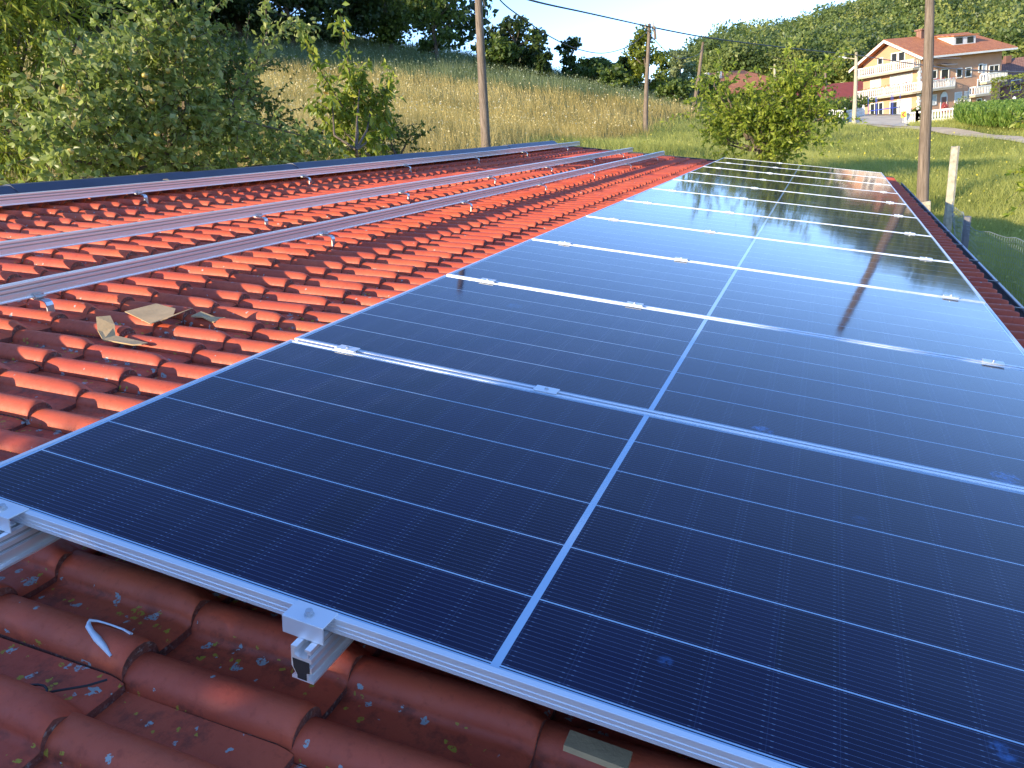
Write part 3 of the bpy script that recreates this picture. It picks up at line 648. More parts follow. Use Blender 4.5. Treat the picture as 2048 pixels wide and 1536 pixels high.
def quads_np(C, size, up=.3):
    n = len(C); s = (size*RNG.uniform(.5, 1.3, n))[:, None]; a = RNG.normal(0, 1, (n, 3)); a /= np.linalg.norm(a, axis=1)[:, None]
    b = np.cross(a, RNG.normal(0, 1, (n, 3))+np.array([0, 0, up])); b /= np.linalg.norm(b, axis=1)[:, None]+1e-9
    V = np.stack([C+a*s, C+b*s*.6, C-a*s, C-b*s*.6], 1).reshape(-1, 3); return V, np.arange(4*n).reshape(n, 4)
def leafy_tree(name, base, hub, blobs, ntw, leafsize, leafmat_, label, nl=22, twl=.45, aspect=2.2, droop=.3, lim=.022, cat='tree', apples=0, shoots=(), group=None, upw=.6, trunk=.07):
    base = Vector(base); r = empty(name, base, (0, 0, 0), label, cat, group); bm = MB(); hub = Vector(hub); B0 = base
    mid = base.lerp(hub, .5) + Vector((random.uniform(-.1, .1), random.uniform(-.1, .1), 0))
    bm.tube([base-B0-Vector((0, 0, .15)), mid-B0, hub-B0], [trunk, trunk*.8, trunk*.65], 10)
    C = []; Dn = []; ends = []
    wts = np.array([b[1]**2 for b in blobs]); wts = wts/wts.sum()
    for (c, rad), wt in zip(blobs, wts):
        c = Vector(c); m1 = hub.lerp(c, .5) + Vector((random.uniform(-.12, .12), random.uniform(-.12, .12), -.08))
        bm.tube([hub-B0, m1-B0, c-B0, c-B0+Vector((random.uniform(-.2, .2), random.uniform(-.2, .2), rad*.6))], [lim*1.5, lim*1.1, lim*.6, lim*.25], 6)
        k = max(4, int(ntw*wt))
        for _ in range(k):
            p = np.array(RNG.normal(0, 1, 3)); p /= np.linalg.norm(p); q = np.array(c) + p*rad*(RNG.random()**.5)*.85
            d = p*.7 + RNG.normal(0, .5, 3); d[2] += upw; d /= np.linalg.norm(d); Lt = twl*RNG.uniform(.5, 1.3)
            ts = np.sort(RNG.random(nl)); bend = RNG.normal(0, .18, 3); bend[2] -= .15
            pts = q + d*(ts*Lt)[:, None] + bend*((ts**2)*Lt)[:, None]
            C.append(pts); Dn.append(np.repeat(d[None], nl, 0)*.5 + RNG.normal(0, .8, (nl, 3)))
            bm.tube([Vector(q)-B0, Vector(q+d*Lt*.5+bend*.25*Lt)-B0, Vector(q+d*Lt+bend*Lt)-B0], [.006, .004, .0015], 3, cap=False)
    for sh, den, spread in shoots:     # explicit leafy shoots: polyline with leaves
        sh = [np.array(p) for p in sh]; bm.tube([Vector(p)-B0 for p in sh], list(np.linspace(.012, .003, len(sh))), 5)
        for a, b in zip(sh[:-1], sh[1:]):
            k = int(den*np.linalg.norm(b-a)); ts = RNG.random(k)[:, None]; C.append(a+(b-a)*ts+RNG.normal(0, spread, (k, 3))); Dn.append(np.repeat(((b-a)/np.linalg.norm(b-a))[None], k, 0)*.5+RNG.normal(0, .8, (k, 3)))
    bm.build('branches', M['bark'], r, smooth=True)
    C = np.concatenate(C); Dn = np.concatenate(Dn); V, Fq = leaves_np(C, Dn, leafsize, aspect, droop)
    a = RNG.beta(2.2, 2, len(C)); V = V - np.array(B0)
    npmesh('foliage', V, Fq, leafmat_, r, attr=np.concatenate([a, a]))
    if apples:
        bmh = MB(); bmh.tube([(0, 0, z) for z in (-.028, -.024, -.012, .006, .018, .024, .021)], [.006, .018, .027, .029, .022, .012, .003], 10); first = bmh.build('apple', M['apple'], r, smooth=True)
        for i in range(apples):
            c = first if i == 0 else first.copy()
            if i: COL.objects.link(c)
            b = blobs[i % len(blobs)]; p = RNG.normal(0, 1, 3); p /= np.linalg.norm(p)
            tow = CW-np.array(b[0]); tow /= np.linalg.norm(tow); p = p*.55+tow*.6; c.location = Vector(np.array(b[0])+p*b[1]) - B0; c.location.z -= .05
    return r
def dmin(u):
    d = az(u); return (CW[0]+4.75)/(-d[0]) if d[0] < -.05 else 99
def far_of(u, D, r=0): return dmin(u)+max(0, D-6.9)*.6+r*.9
def bl(L, sh=False, more=0):
    out = []
    for u, v, D, r in L:
        if sh: D2 = far_of(u, D, r)+more; out.append((at(u, v, D2), r*D2/D))
        else: out.append((at(u, v, D), r))
    return out
def sp(u, v, D): return at(u, v, far_of(u, D, .2))
gp = lambda x, y: (x, y, tz(x, y))
# peach tree at the left edge
b = ground(-20, 13.0)
leafy_tree('peach_tree', b, at(0, 330, 12.8), bl([(40,60,7.2,.42),(95,130,7.0,.40),(15,170,7.1,.45),(80,-20,7.3,.45),(20,270,7.2,.42),(-80,120,7.2,.6),(-60,-60,7.3,.5),(60,340,7.3,.38),(165,60,7.5,.28),(10,330,7.6,.4)], True, 4.2), 430, .16, M['L_peach'],
           'peach tree with long narrow yellow green leaves at the left edge of the photo', nl=22, twl=.6, aspect=4.2, droop=.7)
b = ground(330, 9.8)
leafy_tree('apple_tree', b, at(330, 330, 9.6), bl([(170,210,6.9,.42),(260,150,7.0,.40),(345,60,7.0,.36),(345,170,6.9,.42),(250,270,6.8,.42),(330,300,6.8,.42),(430,300,6.9,.38),(520,310,7.0,.34),(600,320,7.2,.28),(130,320,6.9,.40),(400,220,7.1,.34),(340,-20,7.1,.34),(210,350,6.9,.35),(420,360,7,.3),(550,350,7.1,.26)], True), 640, .086, M['L_apple'],
           'spreading apple tree with dense grey green leaves and small apples behind the ridge', nl=24, twl=.36, aspect=1.7, droop=.35, apples=20,
           shoots=[([sp(464,210,6.9), sp(500,130,6.9), sp(540,85,6.9), sp(585,45,6.9), sp(630,60,6.9)], 130, .05), ([sp(470,215,6.9), sp(515,120,6.9), sp(535,60,6.9), sp(530,5,6.9), sp(540,-30,6.9)], 130, .045), ([sp(345,90,7), sp(300,20,7), sp(240,-30,7)], 110, .05), ([sp(480,240,6.9), sp(600,270,6.9), sp(680,305,6.9)], 100, .07)])
b = ground(705, 11.4)
leafy_tree('cherry_tree', b, at(712, 300, 11.4), bl([(712,215,8.1,.26),(690,265,8.1,.28),(745,255,8.1,.24),(720,165,8.1,.15),(745,205,8.1,.16),(665,215,8.1,.16)], True), 80, .135, M['L_cherry'],
           'young cherry tree with drooping leaves turning orange at the edges', nl=20, twl=.42, aspect=2.3, droop=.9, trunk=.035, lim=.014,
           shoots=[([sp(712,220,8), sp(700,150,8), sp(690,90,8), sp(680,25,8)], 120, .07), ([sp(690,220,8), sp(645,150,8), sp(610,75,8)], 100, .05), ([sp(730,220,8), sp(775,180,8), sp(775,135,8)], 90, .05), ([sp(760,250,8), sp(785,220,8)], 60, .04)])
leafy_tree('dark_bush', ground(450, 14), at(450, 260, 14), bl([(440,180,14,.6),(480,140,14.2,.4),(420,120,14,.5),(470,220,14,.6),(520,240,14,.5)]), 260, .075, M['L_mid'], 'darker shrub rising between the apple tree and the meadow', nl=26, twl=.5, aspect=2, cat='shrub')
leafy_tree('low_bush', ground(800, 14.5), at(785, 320, 14.5), bl([(780,280,14.5,.36),(815,284,14.5,.24),(745,280,14.5,.4),(640,280,13.5,.4)]), 110, .07, M['L_mid'], 'low dark bush behind the ridge at the foot of the cherry tree', nl=24, twl=.35, aspect=2, cat='shrub', upw=.2)
# walnut-like tree in the middle
b = ground(1515, 21)
leafy_tree('leafy_tree', b, at(1520, 300, 21), bl([(1520,250,21,.85),(1580,235,21,.8),(1470,240,21,.7),(1560,212,21,.55),(1605,180,21,.48),(1500,228,21,.5),(1620,260,21,.55),(1430,200,21.3,.35),(1570,290,21,.6),(1460,290,21,.4),(1440,160,21,.22),(1590,148,21,.26),(1632,150,21,.26),(1428,172,21,.2),(1645,235,20.8,.3),(1410,260,21,.3)]), 500, .135, M['L_walnut'],
           'bright green sprawling tree just past the far end of the roof', nl=22, twl=.75, aspect=2.4, droop=.2, trunk=.08, lim=.03, upw=.5)
leafy_tree('garden_bush', ground(2080, 15), at(2075, 330, 15), bl([(2078,345,15,.2),(2070,380,15,.16),(2085,240,15.2,.28)]), 26, .11, M['L_cherry'], 'yellowing bush reaching in at the right edge of the field', nl=16, twl=.35, aspect=2.2, cat='shrub', trunk=.02, lim=.01)

def far_tree(u, vtop, vbase, D, wpx, mat, label, shape='round', name='tree', group='trees along the upper edge of the meadow', ls=.17, dens=1.0, lean=0, low=.25):
    g = ground(u, D); top = at(u, vtop, D).z; H = max(2.0, top-g.z); R = wpx/2*D/F
    r = empty(name, g, (0, 0, random.uniform(0, 6)), label, 'tree', group)
    bm = MB(); n = 6; bm.tube([(lean*H*t_, 0, H*.8*t_ - (.2 if t_ == 0 else 0)) for t_ in np.linspace(0, 1, n)], list(np.linspace(.035*H*.5+.05, .03, n)), 7)
    nb = int(20+R*6); cl = []
    for k in range(nb):
        t_ = low + (1-low)*RNG.random(); 
        if shape == 'round': rad = R*math.sqrt(max(0.05, 1-((t_-low)/(1-low)*2-1)**2*.85))
        elif shape == 'tall': rad = R*(1-.75*((t_-low)/(1-low))**1.6)
        else: rad = R*(.6+.4*RNG.random())
        a = RNG.random()*2*math.pi; q = rad*RNG.random()**.5*.82
        c = np.array([math.cos(a)*q+lean*H*t_, math.sin(a)*q, H*t_*.93]); cr = R*RNG.uniform(.20, .40)
        cl.append((c, cr))
        if k % 3 == 0: bm.tube([(lean*H*t_*.6, 0, H*t_*.6), tuple(c*.6+np.array([0, 0, H*t_*.2])), tuple(c)], [.07, .05, .015], 4)
    bm.build('trunk', M['bark'], r, smooth=True)
    C = []; A = []
    for c, cr in cl:
        k = int(dens*130*max(.5, cr)**1.5/ (ls/.17)**2)+30; p = RNG.normal(0, 1, (k, 3)); p /= np.linalg.norm(p, axis=1)[:, None]; p *= (RNG.random((k, 1))**.45)*cr*RNG.uniform(.7, 1.15, (k, 1)); p[:, 2] *= .75
        C.append(c+p); A.append(np.clip(RNG.normal(.45, .16, k)+RNG.normal(0, .14), 0, 1))
    C = np.concatenate(C); V, Fq = quads_np(C, ls); npmesh('crown', V, Fq, mat, r, attr=np.concatenate(A))
    return r
FT = [ # upper left wood and tree line
 (-60,-330,90,60,330,'L_dark','tall dark tree at the far upper left behind the peach tree','round'),
 (140,-300,90,62,300,'L_dark','dark tree of the upper left wood, behind the gap between peach and apple tree','round'),
 (290,-310,80,66,300,'L_dark','dark tree of the upper left wood, directly above the apple tree','round'),
 (430,-260,75,64,260,'L_dark','dark tree of the wood right of the apple tree top','round'),
 (545,-220,80,68,210,'L_dark','dark tree on the wood slope behind the arching apple shoot','round'),
 (640,-180,100,64,190,'L_dark','dark tree behind the top of the cherry tree','round'),
 (730,-160,112,64,190,'L_dark','dense dark tree on the crest right of the cherry tree tip','round'),
 (820,-190,118,66,190,'L_mid','taller lighter tree in the middle of the crest row','round'),
 (905,-80,122,63,140,'L_mid','rounded tree on the crest beside the left wooden pole','round'),
 (1055,30,150,63,135,'L_dark','round dark tree standing apart right of the left wooden pole','round'),
 (1015,68,150,61,90,'L_mid','lower tree with yellowish top beside the left wooden pole','round'),
 (1155,68,172,66,60,'L_dark','thin airy tree with open crown against the sky','thin'),
 (1105,100,165,62,60,'L_dark','small dark tree between the round tree and the airy one','round'),
 (1215,118,185,70,90,'L_mid','low bushy tree in front of the gap of sky','round'),
 (1180,150,185,66,80,'L_mid','low shrubby tree under the airy one','round'),
 (1262,112,190,72,60,'L_dark','dark bushy tree left of the bright green one','round'),
 (1300,52,205,68,100,'L_yel','tall bright green tree behind the thin wooden pole','tall'),
 (1368,98,205,74,80,'L_pale','pale silvery willow right of the bright green tree','tall'),
 (1340,92,200,82,60,'L_mid','darker tree behind the willow','round'),
 (1350,165,215,62,70,'L_mid','dark bush at the foot of the willow','round'),
 (1420,150,225,80,60,'L_mid','dark bush left of the orange roofed house','round'),
 (1235,160,200,64,70,'L_mid','bush on the meadow edge left of the thin wooden pole','round'),
]
for u, vt, vb, D, w, mt, lab, sh in FT:
    far_tree(u, vt, vb, D, w, M[mt], lab, sh, dens=(.35 if sh == 'thin' else 1.0), ls=.19 if mt == 'L_dark' else .16, low=.12)
# off-frame trees: wood on the left hillside and the trees behind the camera that shade the near end
def woodland(name, pts, mat, label, ls, R=(3, 5), H=(8, 13), q=160):
    C = []; A = []
    for x, y in pts:
        z = tz(x, y); h = random.uniform(*H); r = random.uniform(*R)
        base = RNG.normal(.45, .13)
        for j in range(7):
            a = RNG.random()*6.28; c = np.array([x+math.cos(a)*r*.5, y+math.sin(a)*r*.5, z+h*RNG.uniform(.35, .85)]); k = q//7
            p = RNG.normal(0, 1, (k, 3)); p /= np.linalg.norm(p, axis=1)[:, None]; p *= (RNG.random((k, 1))**.33)*r*.55
            C.append(c+p); A.append(np.clip(base+RNG.normal(0, .10)+RNG.normal(0, .10, k), 0, 1))
    C = np.concatenate(C); V, Fq = quads_np(C, ls); o = npmesh(name, V, Fq, mat, attr=np.concatenate(A)); return tag(o, label, 'woodland', kind='stuff')
pts = []
for i in range(75):
    u = RNG.uniform(-1500, -420); D = RNG.uniform(50, 66); g_ = ground(u, D)
    if g_.y > 13 + (g_.x+55)*-.1: pts.append((g_.x, g_.y))
woodland('woodland', pts, M['L_dark'], 'dark wood on the hillside beyond the left side of the view', .8, H=(11, 15), q=420)
pts = []
for i in range(60): u = RNG.uniform(-200, 1000); D = RNG.uniform(76, 110); g_ = ground(u, D); pts.append((g_.x, g_.y))
woodland('woodland', pts, M['L_dark'], 'dark wood filling in behind the crest trees', .5, H=(9, 13), q=500)
# forested hill
pts = []; tries = 0
while len(pts) < 1150 and tries < 60000:
    tries += 1; u = RNG.uniform(1405, 2250); D = RNG.uniform(165, 285)
    if RNG.random() > D/275: continue
    if u < 1440 and D < 215: continue
    g_ = ground(u, D)
    if all((g_.x-a)**2+(g_.y-b_)**2 > 16 for a, b_ in pts[-400:]): pts.append((g_.x, g_.y))
C = []; A = []
for x, y in pts:
    z = tz(x, y); h = random.uniform(7, 11); r = random.uniform(2.4, 5.6); h *= .7+r*.08; base = RNG.normal(.42, .27)
    for j in range(5):
        a = RNG.random()*6.28; c = np.array([x+math.cos(a)*r*.45, y+math.sin(a)*r*.45, z+h*RNG.uniform(.45, .85)]); k = 105; sh = RNG.normal(0, .09)
        p = RNG.normal(0, 1, (k, 3)); p /= np.linalg.norm(p, axis=1)[:, None]; p *= (RNG.random((k, 1))**.3)*r*.58; C.append(c+p); A.append(np.clip(base+sh+RNG.normal(0, .06, k), 0, .97))
C = np.concatenate(C); V, Fq = quads_np(C, .42); o = npmesh('forest', V, Fq, M['L_hill'], attr=np.concatenate(A)); tag(o, 'dense green forest covering the hill behind the houses', 'forest', kind='stuff')
# tree behind the photographer
g_ = Vector((-2.6, -7.0, tz(-2.6, -7.0)))
leafy_tree('shade_tree', g_, (-2.6, -6.9, -.8), [((-3.7, -6.4, 1.5), .75), ((-3.6, -6.5, .7), .8), ((-3.5, -6.5, -.1), .8), ((-2.9, -6.6, 1.85), .8), ((-2.7, -6.6, 1.0), .85), ((-2.6, -6.6, .2), .85), ((-2.5, -6.6, -.7), .8), ((-2.0, -6.6, 1.6), .8), ((-1.8, -6.6, .7), .85), ((-1.7, -6.6, -.2), .85), ((-1.3, -6.6, 1.2), .7)], 760, .17, M['L_mid'],
           'leafy tree standing behind the near end of the shed and shading it', nl=22, twl=.55, aspect=1.9)

# ------------------------------------------------------------------ poles, cables, posts
def pole(u, vtop, vbase_D, D, r, label, name='utility_pole', cat='pole', lean=(0, 0), extra=None, mat='wood', group='wooden utility poles across the fields'):
    g = ground(u, D); top = at(vtop[0], vtop[1], D); rt = empty(name, g, (0, 0, 0), label, cat, group)
    mb = MB(); n = 9; L = []
    for i in range(n):
        t_ = i/(n-1); p = g.lerp(top, t_)-g; p.x += math.sin(t_*5+u)*.02; L.append(p)
    L[0].z -= .3; mb.tube(L, list(np.linspace(r*1.2, r*.72, n)), 10); mb.build('shaft', M[mat], rt, smooth=True); return rt, g, top
p1, g1, t1 = pole(969, (952, -160), 0, 20, .105, 'brown wooden utility pole rising behind the ridge, leftmost of the poles')
mb = MB(); a = at(968, 6, 19.85); b = at(976, 30, 19.85)
mb.tube([at(966, -20, 19.88)-g1, a-g1, b-g1, at(972, 40, 19.87)-g1], .012, 5); mb.build('cable_loop', M['cable'], p1, smooth=True)
p2, g2, t2 = pole(1291, (1298, 48), 0, 42, .11, 'slim wooden pole in front of the bright green tree')
mb = MB(); 
for dx in (-.18, .0, .2): mb.tube([t2-g2+Vector((dx, 0, -.15)), t2-g2+Vector((dx, 0, .08))], [.05, .035], 8)
mb.build('insulator', M['conc'], p2)
mb = MB(); mb.tube([t2-g2+Vector((.25, 0, -.15)), t2-g2+Vector((.27, 0, -.75))], .07, 6); mb.build('bracket', M['wood'], p2)
p3, g3, t3 = pole(1388, (1407, 84), 0, 60, .13, 'leaning wooden pole right of the silvery willow')
p4, g4, t4 = pole(1852, (1862, -120), 0, 20.5, .115, 'thick weathered wooden pole standing in front of the large house')
mb = MB(); mb.box((-.15, -.14, -.2), (.15, .14, .36)); o = mb.build('concrete_foot', M['conc'], p4, bevel=.02)
p5, g5, t5 = pole(1652, (1651, 130), 0, 100, .14, 'short dark pole between the orange roofed house and the large house')
p6, g6, t6 = pole(1708, (1713, 104), 0, 84, .19, 'grey concrete street lamp pole beside the driveway', name='street_lamp', cat='street lamp', mat='conc', group='street lighting')
mb = MB(); arm = at(1693, 116, 84)-g6; mb.tube([at(1712, 118, 84)-g6, arm], .05, 6); mb.build('arm', M['conc'], p6, smooth=True)
mb = MB(); c = at(1693, 116, 84)-g6; d_ = (arm-(at(1712, 118, 84)-g6)).normalized(); mb.tube([c, c+d_*.15, c+d_*.6, c+d_*.75], [.04, .09, .08, .03], 8); mb.build('lamp_head', M['white'], p6, smooth=True)
p7, g7, t7 = pole(1549, (1549, 128), 0, 92, .16, 'grey concrete lamp pole in front of the orange roofed house', name='street_lamp', cat='street lamp', mat='conc', group='street lighting')
mb = MB(); mb.tube([at(1549, 136, 92)-g7, at(1538, 137, 92)-g7], .06, 6); mb.build('arm', M['conc'], p7, smooth=True)
def cable(pts, r, label, mid=True):
    mb = MB(); P_ = [Vector(p) for p in pts]; o_ = P_[0].copy(); L = []
    for i in range(len(P_)-1):
        pa = P_[max(i-1, 0)]; pb = P_[i]; pc = P_[i+1]; pd = P_[min(i+2, len(P_)-1)]
        for s in np.linspace(0, 1, 8, endpoint=False):
            L.append(.5*((2*pb)+(pc-pa)*s+(2*pa-5*pb+4*pc-pd)*s*s+(3*pb-pa-3*pc+pd)*s**3)-o_)
    L.append(P_[-1]-o_); mb.tube(L, r, 6); o = mb.build('overhead_cable', M['cable'], smooth=True); o.location = o_; return tag(o, label, 'cable', 'overhead cables')
cable([at(954, -40, 20), at(1060, 0, 24.5), at(1180, 27, 31.5), at(1297, 53, 42)], .028, 'thick taut overhead cable from the upper left to the slim wooden pole')
cable([at(1297, 53, 42), at(1420, 76, 50), at(1560, 94, 64), at(1712, 110, 84)], .035, 'overhead cable from the slim wooden pole to the street lamp by the driveway')
cable([at(1712, 110, 84), at(1850, 131, 66), at(1960, 141, 52), at(2120, 146, 40)], .038, 'overhead cable crossing in front of the large house towards the right edge')
cable([at(954, -70, 20), at(1000, 0, 22), at(1048, 38, 25), at(1100, 73, 28.5), at(1155, 98, 32), at(1210, 106, 36), at(1262, 90, 39.5), at(1297, 60, 42)], .018, 'thin sagging overhead cable hanging below the thick one')
cable([at(1407, 90, 60), at(1395, 110, 58), at(1350, 115, 50), at(1300, 70, 42)], .02, 'short slack cable between the slim pole and the leaning pole')
def post(u, vtop, D, w, d, label, mat, name, cat, round_=False, lean=(0, 0)):
    g = ground(u[0], D); top = at(u[1], vtop, D); H = top-g; rt = MB()
    n = 8; V = []; Fs = []
    for i in range(n):
        t_ = i/(n-1); c = H*t_; s = 1-.12*t_; j = random.uniform(-.004, .004)
        if i == 0: c = Vector((0, 0, -.3))
        for k in range(8):
            a = math.pi/4*k+math.pi/8; sx = max(-1, min(1, math.cos(a)*1.25)); sy = max(-1, min(1, math.sin(a)*1.25)); V.append((c.x+sx*w/2*s+j, c.y+sy*d/2*s, c.z+random.uniform(-.01, .01)*(i == n-1)))
    for i in range(n-1):
        for k in range(8): Fs.append((8*i+k, 8*i+(k+1) % 8, 8*i+8+(k+1) % 8, 8*i+8+k))
    Fs.append(tuple(8*(n-1)+k for k in range(8))); rt.add(V, Fs); o = rt.build(name, mat, smooth=False); o.location = g; return tag(o, label, cat), g, top
fp, gf, tf = post((1896, 1911), 293, 13.5, .125, .11, 'tall pale concrete fence post leaning slightly, its lower end in shadow', M['conc'], 'fence_post', 'fence post')
fp2, gf2, tf2 = post((1932, 1935), 433, 11.0, .085, .085, 'short grey fence post with rounded top holding the wire netting', plain('grey_post', (.2, .19, .2), .9, 0, .2, 10), 'fence_post', 'fence post')
fp3, gf3, tf3 = post((2130, 2132), 430, 8.6, .085, .085, 'grey fence post just beyond the right edge holding the netting', plain('grey_post_b', (.2, .19, .2), .9, 0, .2, 10), 'fence_post', 'fence post')
# hexagonal wire netting between posts
A_ = Vector((tf2.x, tf2.y, 0)); B_ = Vector((tf3.x, tf3.y, 0)); E_ = Vector((tf.x, tf.y, 0)); zt = tf2.z-.10
mb = MB()
def netpt(P0, P1, s, h): 
    q = P0.lerp(P1, s); z0 = tz(q.x, q.y)+.05; z = z0+(zt-z0)*h; off = .05*math.sin(s*9+h*3)+.03*math.sin(h*11+s*4); return Vector((q.x+off*.6, q.y+off*.6, z+.015*math.sin(s*25)*(h)))
for P0, P1 in ((E_, A_), (A_, B_)):
    Ln = (P1-P0).length; nc = int(Ln/.055); nr = 17
    for i in range(nc):
        for j in range(nr):
            o_ = .5 if j % 2 else 0; s0 = (i+o_)/nc; s1 = (i+o_+.5)/nc; sm = (i+o_-.0)/nc
            if s1 > 1: continue
            a = netpt(P0, P1, s0, (j+.15)/nr); b = netpt(P0, P1, s1, (j+.5)/nr); c = netpt(P0, P1, s1, min(1, (j+1.15-.0)/nr)); dd = netpt(P0, P1, s0+.0, (j-.5+.0)/nr if j else 0)
            mb.tube([a, b], .0012, 3, cap=False); mb.tube([b, netpt(P0, P1, s1, (j+1)/nr)], .0014, 3, cap=False)
            if i+o_ >= .5: mb.tube([a, netpt(P0, P1, s0-.5/nc, (j+.5)/nr)], .0012, 3, cap=False)
    L = [netpt(P0, P1, s, 1.0) for s in np.linspace(0, 1, 14)]; mb.tube(L, .003, 4)
o = mb.build('wire_netting', M['wire']); tag(o, 'hexagonal wire netting strung between the fence posts beside the gutter', 'netting')

# ------------------------------------------------------------------ the large house
zb = ground(1838, 118).z; cB = at(1838, 200, 118); cA = at(1726, 215, 123.5); cB.z = 0; cA.z = 0
ZB = CW[2]-1.72
ey = (cA-cB).normalized(); ex = Vector((ey.y, -ey.x, 0)); LA = (cA-cB).length
def ray_plane(u, v, p0, nrm):
    d = Vector(ray(u, v)); c = Vector(CW); s = (p0-c).dot(nrm)/d.dot(nrm); return c+d*s
def fF(X, Y, off=0):   # zoomed pixel on the front facade plane -> (y, z) local
    q = ray_plane(1600+X/3.84, Y/3.84, cB-ex*off, ex)-cB; return q.dot(ey), q.z-ZB
def fR(X, Y, off=0):
    q = ray_plane(1600+X/3.84, Y/3.84, cB-ey*off, ey)-cB; return q.dot(ex), q.z-ZB
cC = fR(1542, 600)[0]
H = empty('large_house', (cB.x, cB.y, ZB), (0, 0, math.atan2(ex.y, ex.x)), 'large three storey peach house with orange tiled roof and white balconies', 'house')
eo = fR(1017, 432, 1.2)[1]-.1; YR, PK = fF(668, 298, 1.3); PK -= .2; ov = 1.25; sl_ = (PK-eo)/(YR+ov); EV = eo+sl_*ov; YR = LA/2
mb = MB(); mb.prism([(0, 0, -1.5), (0, LA, -1.5), (0, LA, EV), (0, YR, PK-.25), (0, 0, EV)], (0, 0, 0), (cC, 0, 0)); mb.build('wall', M['peach'], H)
RX = -1.3; hipx = fR(1285, 262, -YR)[0]
print('house', LA, cC, EV, PK, hipx)
def slab(mb, poly, th=.22): mb.prism(poly, (0, 0, 0), (0, 0, th))
mb = MB()
slab(mb, [(RX, -ov, eo), (cC+ov, -ov, eo), (hipx, YR, PK), (RX, YR, PK)]); slab(mb, [(RX, LA+ov, eo), (RX, YR, PK+.003), (hipx, YR, PK+.003), (cC+ov, LA+ov, eo)]); slab(mb, [(cC+ov, -ov, eo+.003), (cC+ov, LA+ov, eo+.003), (hipx, YR, PK+.006)])
rf = mb.build('roof', M['roofo'], H)
mb = MB()
for ya, za, yb_, zb_ in ((-ov, eo, YR, PK), (LA+ov, eo, YR, PK)):
    mb.prism([(RX-.06, ya, za-.18), (RX-.06, ya, za+.14), (RX-.06, yb_, zb_+.14), (RX-.06, yb_, zb_-.2)], (0, 0, 0), (.10, 0, 0))
mb.box((RX, -ov-.06, eo-.12), (cC+ov, -ov-.01, eo+.12)); mb.build('fascia', M['white'], rf)
mb = MB()
sx, sz = fR(927, 290, -4.0); mb.box((sx-.4, 3.6, PK-2.0), (sx+.4, 4.4, PK+.85)); mb.box((sx-.55, 3.45, PK+.85), (sx+.55, 4.55, PK+1.05)); mb.build('chimney', M['roofb'], rf)
# shed dormer
x0, _ = fR(1195, 390, -.6); x1, _ = fR(1362, 380, -.6); zf = EV+.45
dm = MB(); dm.prism([(x0, .9, zf), (x0, .9, zf+1.15), (x0, 4.2, zf+1.65), (x0, 4.2, zf)], (0, 0, 0), (x1-x0, 0, 0)); dd_ = dm.build('dormer', M['white'], rf)
mb = MB(); mb.prism([(x0-.3, .6, zf+1.20), (x0-.3, 4.5, zf+1.75), (x0-.3, 4.5, zf+1.9), (x0-.3, .6, zf+1.34)], (0, 0, 0), (x1-x0+.6, 0, 0)); mb.build('dormer_roof', M['roofo'], dd_)
for q0, q1 in ((x0+.4, x0+1.7), (x1-1.7, x1-.5)): mb = MB(); mb.box((q0, .86, zf+.3), (q1, .9, zf+1.05)); mb.build('dormer_window', M['glass'], dd_)
def window(face, X0, X1, Y0_, Y1_, name='window', pane='glass', arch=False, mull=1, parent=None, fr=.12):
    fn = fF if face == 'F' else fR; a0, z1 = fn(X0, (Y0_)); a1, z0 = fn(X1, (Y1_)); _, z1b = fn((X0+X1)/2, Y0_); _, z0b = fn((X0+X1)/2, Y1_)
    a0, a1 = sorted((a0, a1)); z0, z1 = z0b, z1b
    def bx(mb, p, q, za, zb__, d0, d1):
        if face == 'F': mb.box((-d1, p, za), (-d0, q, zb__))
        else: mb.box((p, -d1, za), (q, -d0, zb__))
    mb = MB(); bx(mb, a0-fr, a0, z0-fr, z1+fr, .003, .09); bx(mb, a1, a1+fr, z0-fr, z1+fr, .003, .09); bx(mb, a0, a1, z1, z1+fr, .003, .085); bx(mb, a0, a1, z0-fr, z0, .003, .11)
    for k in range(1, mull+1): c = a0+(a1-a0)*k/(mull+1); bx(mb, c-.05, c+.05, z0, z1, .003, .07)
    w = mb.build(name, M['white'], H); mb = MB(); bx(mb, a0, a1, z0, z1, .004, .035)
    if arch:
        c = (a0+a1)/2; rr = (a1-a0)/2+fr; mb2 = MB(); pl = [(c+rr*math.cos(t_), z1+fr+rr*.8*math.sin(t_)) for t_ in np.linspace(0, math.pi, 9)]
        mb2.prism([(p, 0, z) if face == 'R' else (0, p, z) for p, z in pl], (0, -.08, 0) if face == 'R' else (-.08, 0, 0), (0, -.004, 0) if face == 'R' else (-.004, 0, 0)); mb2.build('arch', M['white'], w)
    mb.build('pane', M[pane], w)
for a in [('F',708,745,412,472,'window','glass'),('F',762,803,402,464,'window','glass'),('F',603,634,450,492,'window','glass'),
          ('F',548,618,614,668,'window','blind'),('F',700,858,576,650,'window','blind'),('F',545,636,795,893,'patio_door','glass'),('F',697,745,785,885,'patio_door','glass'),('F',755,850,765,870,'patio_door','blind'),
          ('R',1203,1236,530,592,'window','glass'),('R',1273,1308,524,586,'window','glass'),('R',1190,1234,714,778,'window','blind'),('R',1264,1302,706,785,'window','blind'),
          ('R',1006,1040,735,802,'window','blind'),('R',1085,1135,535,612,'balcony_door','glass'),('R',1012,1045,545,600,'window','glass'),
          ('R',1455,1520,505,572,'window','glass'),('R',1374,1398,497,550,'window','glass'),('R',1366,1392,612,668,'window','glass'),('R',1400,1420,500,668,'balcony_door','blind')]:
    window(*a, mull=(2 if a[2]-a[1] > 90 else (1 if a[2]-a[1] > 60 else 0)))
window('R', 1082, 1120, 745, 848, 'front_door', 'redwall' if False else 'roofb', arch=True, mull=0)
